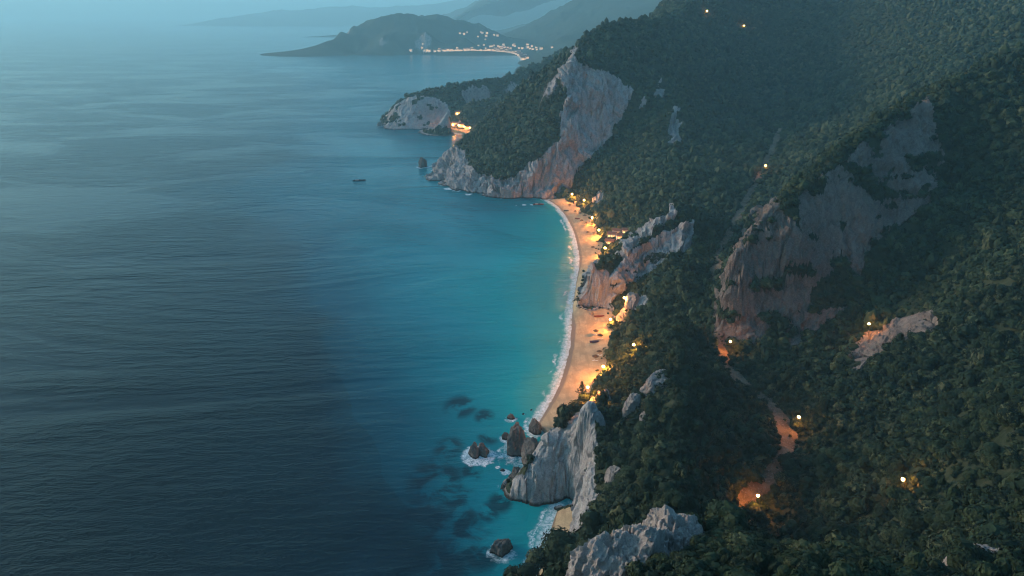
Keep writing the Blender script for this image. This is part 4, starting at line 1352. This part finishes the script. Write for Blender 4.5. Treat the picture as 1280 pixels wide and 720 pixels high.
hp = None
for a, b, lb in [(765, 297, 'small lit house left of the others at the back of the farther beach'), (771, 293, 'upper lit house in the cluster at the back of the farther beach'), (776, 299, 'lit house of the cluster right behind the rocky headland'), (762, 306, 'low lit house by the sand at the foot of the cluster'), (783, 292, 'lit house farthest up the slope behind the rocky headland')]:
    q = hit(a, b)
    if hp is None: hp = house_proto(8.5, 6, 4.2); o = hp
    else: o = copy_tree(hp)
    o.location = q; o.rotation_euler = (0, 0, rg.uniform(-.6, .1)); o['label'] = lb; o['category'] = 'house'
for a, b in [(562, 157), (569, 158), (577, 159.5), (584, 161), (573, 155)]:
    q = at_z(a, b, 6.0)
    o = copy_tree(hp); o.location = (q[0], q[1], max(cape_z(q[0], q[1]), 3)); o.rotation_euler = (0, 0, rg.uniform(-.3, .3)); o.scale = (1.25, 1.25, 1.25)
    o['label'] = 'small lit house behind the lamps of the far cape cove'; o['category'] = 'house'; o['group'] = 'houses at the far cape cove'
# the far town
town = MB()
town.box((0, 0, 4), (15, 11, 12), 0, 0)
town.add([(-8, -6, 10.02), (8, -6, 10.02), (8, 6, 10.02), (-8, 6, 10.02), (-8, 0, 13), (8, 0, 13)], [(3, 2, 1, 0), (0, 1, 5, 4), (2, 3, 4, 5), (0, 4, 3), (1, 2, 5)], 1)
for k in range(3):
    town.box(((k - 1) * 4.6, -5.55, 3.2), (3.0, .1, 2.4), 0, 2); town.box(((k - 1) * 4.6, -5.55, 7.2), (3.0, .1, 2.0), 0, 2)
tp = town.build('town_house', [M_WALL, M_ROOF, M_WIN_FAR])
spots = []
arc = densify([(560, 65), (590, 64.2), (612, 64.6), (632, 66), (645, 68.5), (652, 73), (653, 76)], 12)
for k, (a, b) in enumerate(arc):
    spots.append((a + rg.uniform(-.5, .5), b - .5, 6, 'front'))
    if k > 20:
        spots.append((a + rg.uniform(0, 3), b - 1.2, 8, 'front')); spots.append((a + rg.uniform(1, 6), b - rg.uniform(1.5, 3), 10, 'front'))
for _ in range(34): spots.append((rg.gauss(632, 22), rg.uniform(56, 64), 14, 'plain'))
for _ in range(22): spots.append((rg.uniform(513, 560), rg.uniform(63.0, 65.5), 8, 'shore'))
for _ in range(11): spots.append((rg.gauss(604, 12), rg.uniform(41, 51), 50, 'village'))
for _ in range(7): spots.append((rg.gauss(624, 7), rg.uniform(28, 34), 90, 'upper'))
TL = {'front': ('lit house on the curved seafront of the distant town', 'houses on the distant seafront'), 'plain': ('small lit house on the plain behind the distant seafront', 'houses on the distant plain'),
      'shore': ('small lit house on the far shore below the hazy hill', 'houses below the hazy hill'), 'village': ('lit house of the hillside village above the distant town', 'houses of the hillside village'), 'upper': ('lit house of the highest village in the hazy valley', 'houses of the highest village')}
first = True
for a, b, zz, k in spots:
    q = march(fit_town, a, b, 3000, 7000, 900)
    if q is None: continue
    zz = q[2]
    o = tp if first else tp.copy()
    if not first: COL.objects.link(o)
    first = False
    o.location = (q[0], q[1], zz); o.rotation_euler = (0, 0, rg.uniform(-.5, .5)); s_ = rg.uniform(.6, 1.25); o.scale = (s_, s_, s_ * rg.uniform(.8, 1.3))
    tag(o, TL[k][0], 'house', TL[k][1])

# ------------------------------------------------------------------ boats, parasols and small things on the sand
M_STRAW = mat_plain('straw', (0.10, 0.062, 0.035), 0.95, 0.4, 3)
M_WOOD = mat_plain('dark_wood', (0.10, 0.06, 0.04), 0.7, 0.3, 3)
M_RED = mat_plain('red_paint', (0.16, 0.035, 0.03), 0.5, 0.2, 2)
M_PURP = mat_plain('purple_paint', (0.07, 0.03, 0.10), 0.5, 0.2, 2)
M_WHITE = mat_plain('white_paint', (0.75, 0.74, 0.70), 0.5, 0.1, 2)
M_NAVY = mat_plain('dark_hull', (0.02, 0.03, 0.045), 0.5, 0.2, 2)
M_CLOTH = mat_plain('faded_canvas', (0.30, 0.10, 0.07), 0.9, 0.2, 2)


def hull(L, B, H):
    """open boat: pointed bow, transom stern, with thickness"""
    m = MB()
    n = 14
    def ring(i, inset, z0):
        t = i / (n - 1)
        xx = -L / 2 + L * t
        wd = B / 2 * (1 - max(0, (t - 0.45) / 0.55) ** 2.2) * (0.82 + 0.18 * min(1, t * 3)) - inset
        wd = max(wd, 0.02)
        sh_ = H * (1 + 0.35 * t ** 2)
        return [(xx, -wd, sh_), (xx, -wd * .62, z0 + H * .12), (xx, 0, z0), (xx, wd * .62, z0 + H * .12), (xx, wd, sh_)]
    out = [ring(i, 0, 0) for i in range(n)]
    inn = [ring(i, .09, .18) for i in range(n)]
    b = [p for r_ in out for p in r_] + [p for r_ in inn for p in r_]
    fs = []
    for i in range(n - 1):
        for j in range(4):
            k = i * 5 + j
            fs.append((k, k + 5, k + 6, k + 1))
            k2 = 5 * n + k
            fs.append((k2, k2 + 1, k2 + 6, k2 + 5))
        for j in (0, 4):
            k = i * 5 + j
            fs.append((k, 5 * n + k, 5 * n + k + 5, k + 5))
    fs.append((0, 1, 2, 3, 4)); fs.append(tuple(5 * n + q for q in (4, 3, 2, 1, 0)))
    fs.append((0, 4, 5 * n + 4, 5 * n))
    m.add(b, fs)
    return m


def boat(pt, L, B, H, rz, mat, label, cabin=False, sink=0.0):
    root = empty('boat', (pt[0], pt[1], pt[2] - sink), rz)
    hull(L, B, H).build('hull', mat, root)
    th = MB()
    for u in (-.28, .02, .26): th.box((L * u, 0, H * .82), (L * .05, B * .86 * (1 if u < .2 else .7), .06))
    th.build('thwart', M_WOOD, root)
    if cabin:
        MB().box((-L * .16, 0, H * 1.25), (L * .26, B * .62, H * .95)).build('cabin', M_WHITE, root)
        MB().box((-L * .16, 0, H * 1.76), (L * .30, B * .72, .12)).build('cabin_roof', M_NAVY, root)
        MB().tube((L * .1, 0, H * .5), (L * .1, 0, H * 3.1), .08, .05).build('mast', M_WOOD, root)
    return tag(root, label, 'boat')


q = at_z(449, 226); boat(q, 18, 4.2, 1.5, 0.2, M_NAVY, 'long dark boat alone on the open water at the left', True, .35)
q = at_z(673, 256); boat(q, 13, 3.4, 1.3, 0.05, M_RED, 'red boat trailing a white wake off the far end of the beach', True, .25)
for a, b, L, B, rz, m, lb in [(749, 396, 8, 2.2, 0.1, M_RED, 'dark red rowing boat pulled up below the reddish headland'), (743, 428, 6.5, 2.5, 0.15, M_PURP, 'purple boat in the middle of the near beach'), (708, 264, 6, 2.0, -.5, M_NAVY, 'dark rowing boat pulled up at the far end of the beach'), (722, 274, 6.5, 2.2, -.6, M_RED, 'red rowing boat among the straw parasols of the farther beach'),
                              ]:
    boat(hit(a, b), L, B, .9, rz, m, lb)
for a, b in ((741.5, 427), (745, 427.5)):
    pass


def parasol_proto():
    root = empty('parasol', (0, 0, 0))
    MB().tube((0, 0, -.3), (0, 0, 2.5), .06, .05, 8).build('pole', M_WOOD, root)
    n = 14
    prof = [(.02, 2.95), (.5, 2.72), (1.1, 2.38), (1.75, 2.0), (1.7, 1.93), (1.05, 2.28), (.05, 2.7)]
    MB().lathe(prof, n).build('canopy', M_STRAW, root)
    return root


pp = parasol_proto(); firstp = True
for a, b, g, lb in [(745, 417, 'n', 'straw parasol near the purple boat, the farther one'), (750, 423, 'n', 'straw parasol between the purple boat and the bushes'), (749, 443, 'n', 'lone straw parasol nearer than the purple boat'), (744, 450, 'n', 'straw parasol nearest the water on the near beach')] + \
        [(a, b, 'f', 'straw parasol in the loose cluster on the farther beach') for a, b in ((719, 267), (725, 269), (731, 272), (727, 278), (739, 283), (735, 293), (742, 294), (747, 305), (741, 312), (733, 282), (712, 259), (745, 286))]:
    o = pp if firstp else copy_tree(pp); firstp = False
    o.location = hit(a, b); s_ = rg.uniform(1.1, 1.45); o.scale = (s_, s_, s_); o.rotation_euler = (rg.uniform(-.06, .06), rg.uniform(-.06, .06), rg.uniform(0, 6))
    o['label'] = lb; o['category'] = 'parasol'
    if 'group' in o: del o['group']
    if g != 'n': o['group'] = 'parasols on the farther beach' if g == 'f' else 'parasols on the inlet sand'
def lounger_proto():
    root = empty('sun_lounger', (0, 0, 0))
    m = MB()
    for sx in (-.75, .75):
        for sy in (-.28, .28): m.box((sx, sy, .08), (.07, .07, .5))
    m.build('frame', M_WOOD, root)
    c = MB().box((-.35, 0, .36), (1.35, .68, .1))
    c.add([(.33, -.34, .31), (.33, .34, .31), (.95, .34, .78), (.95, -.34, .78), (.33, -.34, .41), (.33, .34, .41), (.90, .34, .87), (.90, -.34, .87)], [(0, 1, 2, 3), (7, 6, 5, 4), (0, 4, 5, 1), (1, 5, 6, 2), (2, 6, 7, 3), (3, 7, 4, 0)])
    c.build('mattress', M_WHITE, root)
    return root


lp = lounger_proto(); fl_ = True
for a, b in ((743.5, 418.5), (747, 418.8), (748.4, 424.6), (752, 424.8), (747, 444.6), (751, 444.8), (742, 451.5), (746, 451.8)):
    o = lp if fl_ else copy_tree(lp); fl_ = False
    o.location = hit(a, b); o.rotation_euler = (0, 0, rg.uniform(-.3, .3))
    tag(o, 'pale sun lounger beside a straw parasol on the near beach', 'sun lounger', 'sun loungers on the near beach')
# low tufts creeping onto the sand along the back of the beaches
tf = []
for ln, n_ in ((SANDBACK, 90),):
    for _ in range(n_):
        k = rg.randrange(len(ln) - 1); t = rg.random()
        a = ln[k][0] * (1 - t) + ln[k + 1][0] * t - abs(rg.gauss(0, 5)) + 1.5; b = ln[k][1] * (1 - t) + ln[k + 1][1] * t
        h_ = hit(a, b)
        if h_[2] < 7 and h_[2] > .8: tf.append(h_)
for _ in range(90):
    k = rg.randrange(len(WASH)); an = rg.uniform(0, 6.28); d_ = WWID[k] * rg.uniform(.85, 1.4)
    xx, yy = WXY[k][0] + d_ * math.cos(an), WXY[k][1] + d_ * math.sin(an)
    tf.append((xx, yy, ground_z(xx, yy)))
tf = np.array(tf, np.float32)
bush_mesh('beach_scrub', tf, RNG.lognormal(0, .35, len(tf)) * 1.9, 1, M_LEAF, 'low tufts of scrub creeping onto the sand of the beach and the verges of the dirt track', 'scrub', 77)
# ------------------------------------------------------------------ camera, sky, sun, haze
cam = bpy.data.cameras.new('camera'); co = bpy.data.objects.new('camera', cam); COL.objects.link(co)
co.location = (0, 0, CAM_H); co.rotation_euler = (math.pi / 2 - PITCH, 0, 0)
cam.sensor_width = 36; cam.lens = 36 * FPX / 1280; cam.clip_end = 90000; cam.clip_start = 1
SC.camera = co
SUN_EL, SUN_AZ = R(7), R(-72)       # azimuth measured from +Y towards +X
w = bpy.data.worlds.new('World'); SC.world = w; w.use_nodes = True
wt = w.node_tree
bg = wt.nodes['Background']
sky = wt.nodes.new('ShaderNodeTexSky')
sky.sky_type = 'NISHITA'; sky.sun_disc = False; sky.sun_elevation = SUN_EL; sky.sun_rotation = SUN_AZ
sky.air_density = 1.0; sky.dust_density = 3.0; sky.ozone_density = 3.0; sky.altitude = 200
tint = wt.nodes.new('ShaderNodeMix'); tint.data_type = 'RGBA'; tint.blend_type = 'MULTIPLY'
tint.inputs[0].default_value = 1.0; tint.inputs[7].default_value = (0.68, 1.0, 1.01, 1)
wt.links.new(sky.outputs[0], tint.inputs[6]); wt.links.new(tint.outputs[2], bg.inputs[0])
bg.inputs[1].default_value = 0.07
s = bpy.data.lights.new('sun', 'SUN'); s.energy = 0.75; s.angle = R(12); s.color = (1.0, 0.72, 0.58)
so = bpy.data.objects.new('sun', s); COL.objects.link(so)
d = Vector((math.sin(SUN_AZ) * math.cos(R(14)), math.cos(SUN_AZ) * math.cos(R(14)), math.sin(R(14))))
so.rotation_euler = d.to_track_quat('Z', 'Y').to_euler(); so.location = (-200, 0, 400)
if HAZE:
    hb = MB().box((0, 0, 0), (1, 1, 1))
    hz = NT('haze_air')
    pv = hz.n('ShaderNodeVolumePrincipled')
    pv.inputs['Color'].default_value = (0.46, 0.85, 0.96, 1)
    pv.inputs['Density'].default_value = HAZE
    pv.inputs['Anisotropy'].default_value = 0.2
    hz.t.links.new(pv.outputs[0], hz.out.inputs['Volume'])
    ho = hb.build('haze', hz.m)
    top = 1500.0
    ho.scale = (96000, 96000, top + 40); ho.location = (0, 0, (top - 40) / 2)
    tag(ho, 'thin blue evening haze over the whole coast', 'haze', kind='stuff')
    SC.cycles.volume_bounces = 1
SC.view_settings.view_transform = 'Standard'; SC.view_settings.look = 'None'
SC.view_settings.gamma = 1; SC.view_settings.use_curve_mapping = False
SC.view_settings.exposure = EXPO
SC.render.engine = 'CYCLES'
SC.cycles.use_denoising = True
SC.cycles.max_bounces = 5; SC.cycles.diffuse_bounces = 2; SC.cycles.glossy_bounces = 2; SC.cycles.transmission_bounces = 2
SC.cycles.sample_clamp_indirect = 4.0
SC.cycles.caustics_reflective = False; SC.cycles.caustics_refractive = False
SC.cycles.use_light_tree = True
SC.cycles.pixel_filter_type = 'BLACKMAN_HARRIS'; SC.cycles.filter_width = 1.15
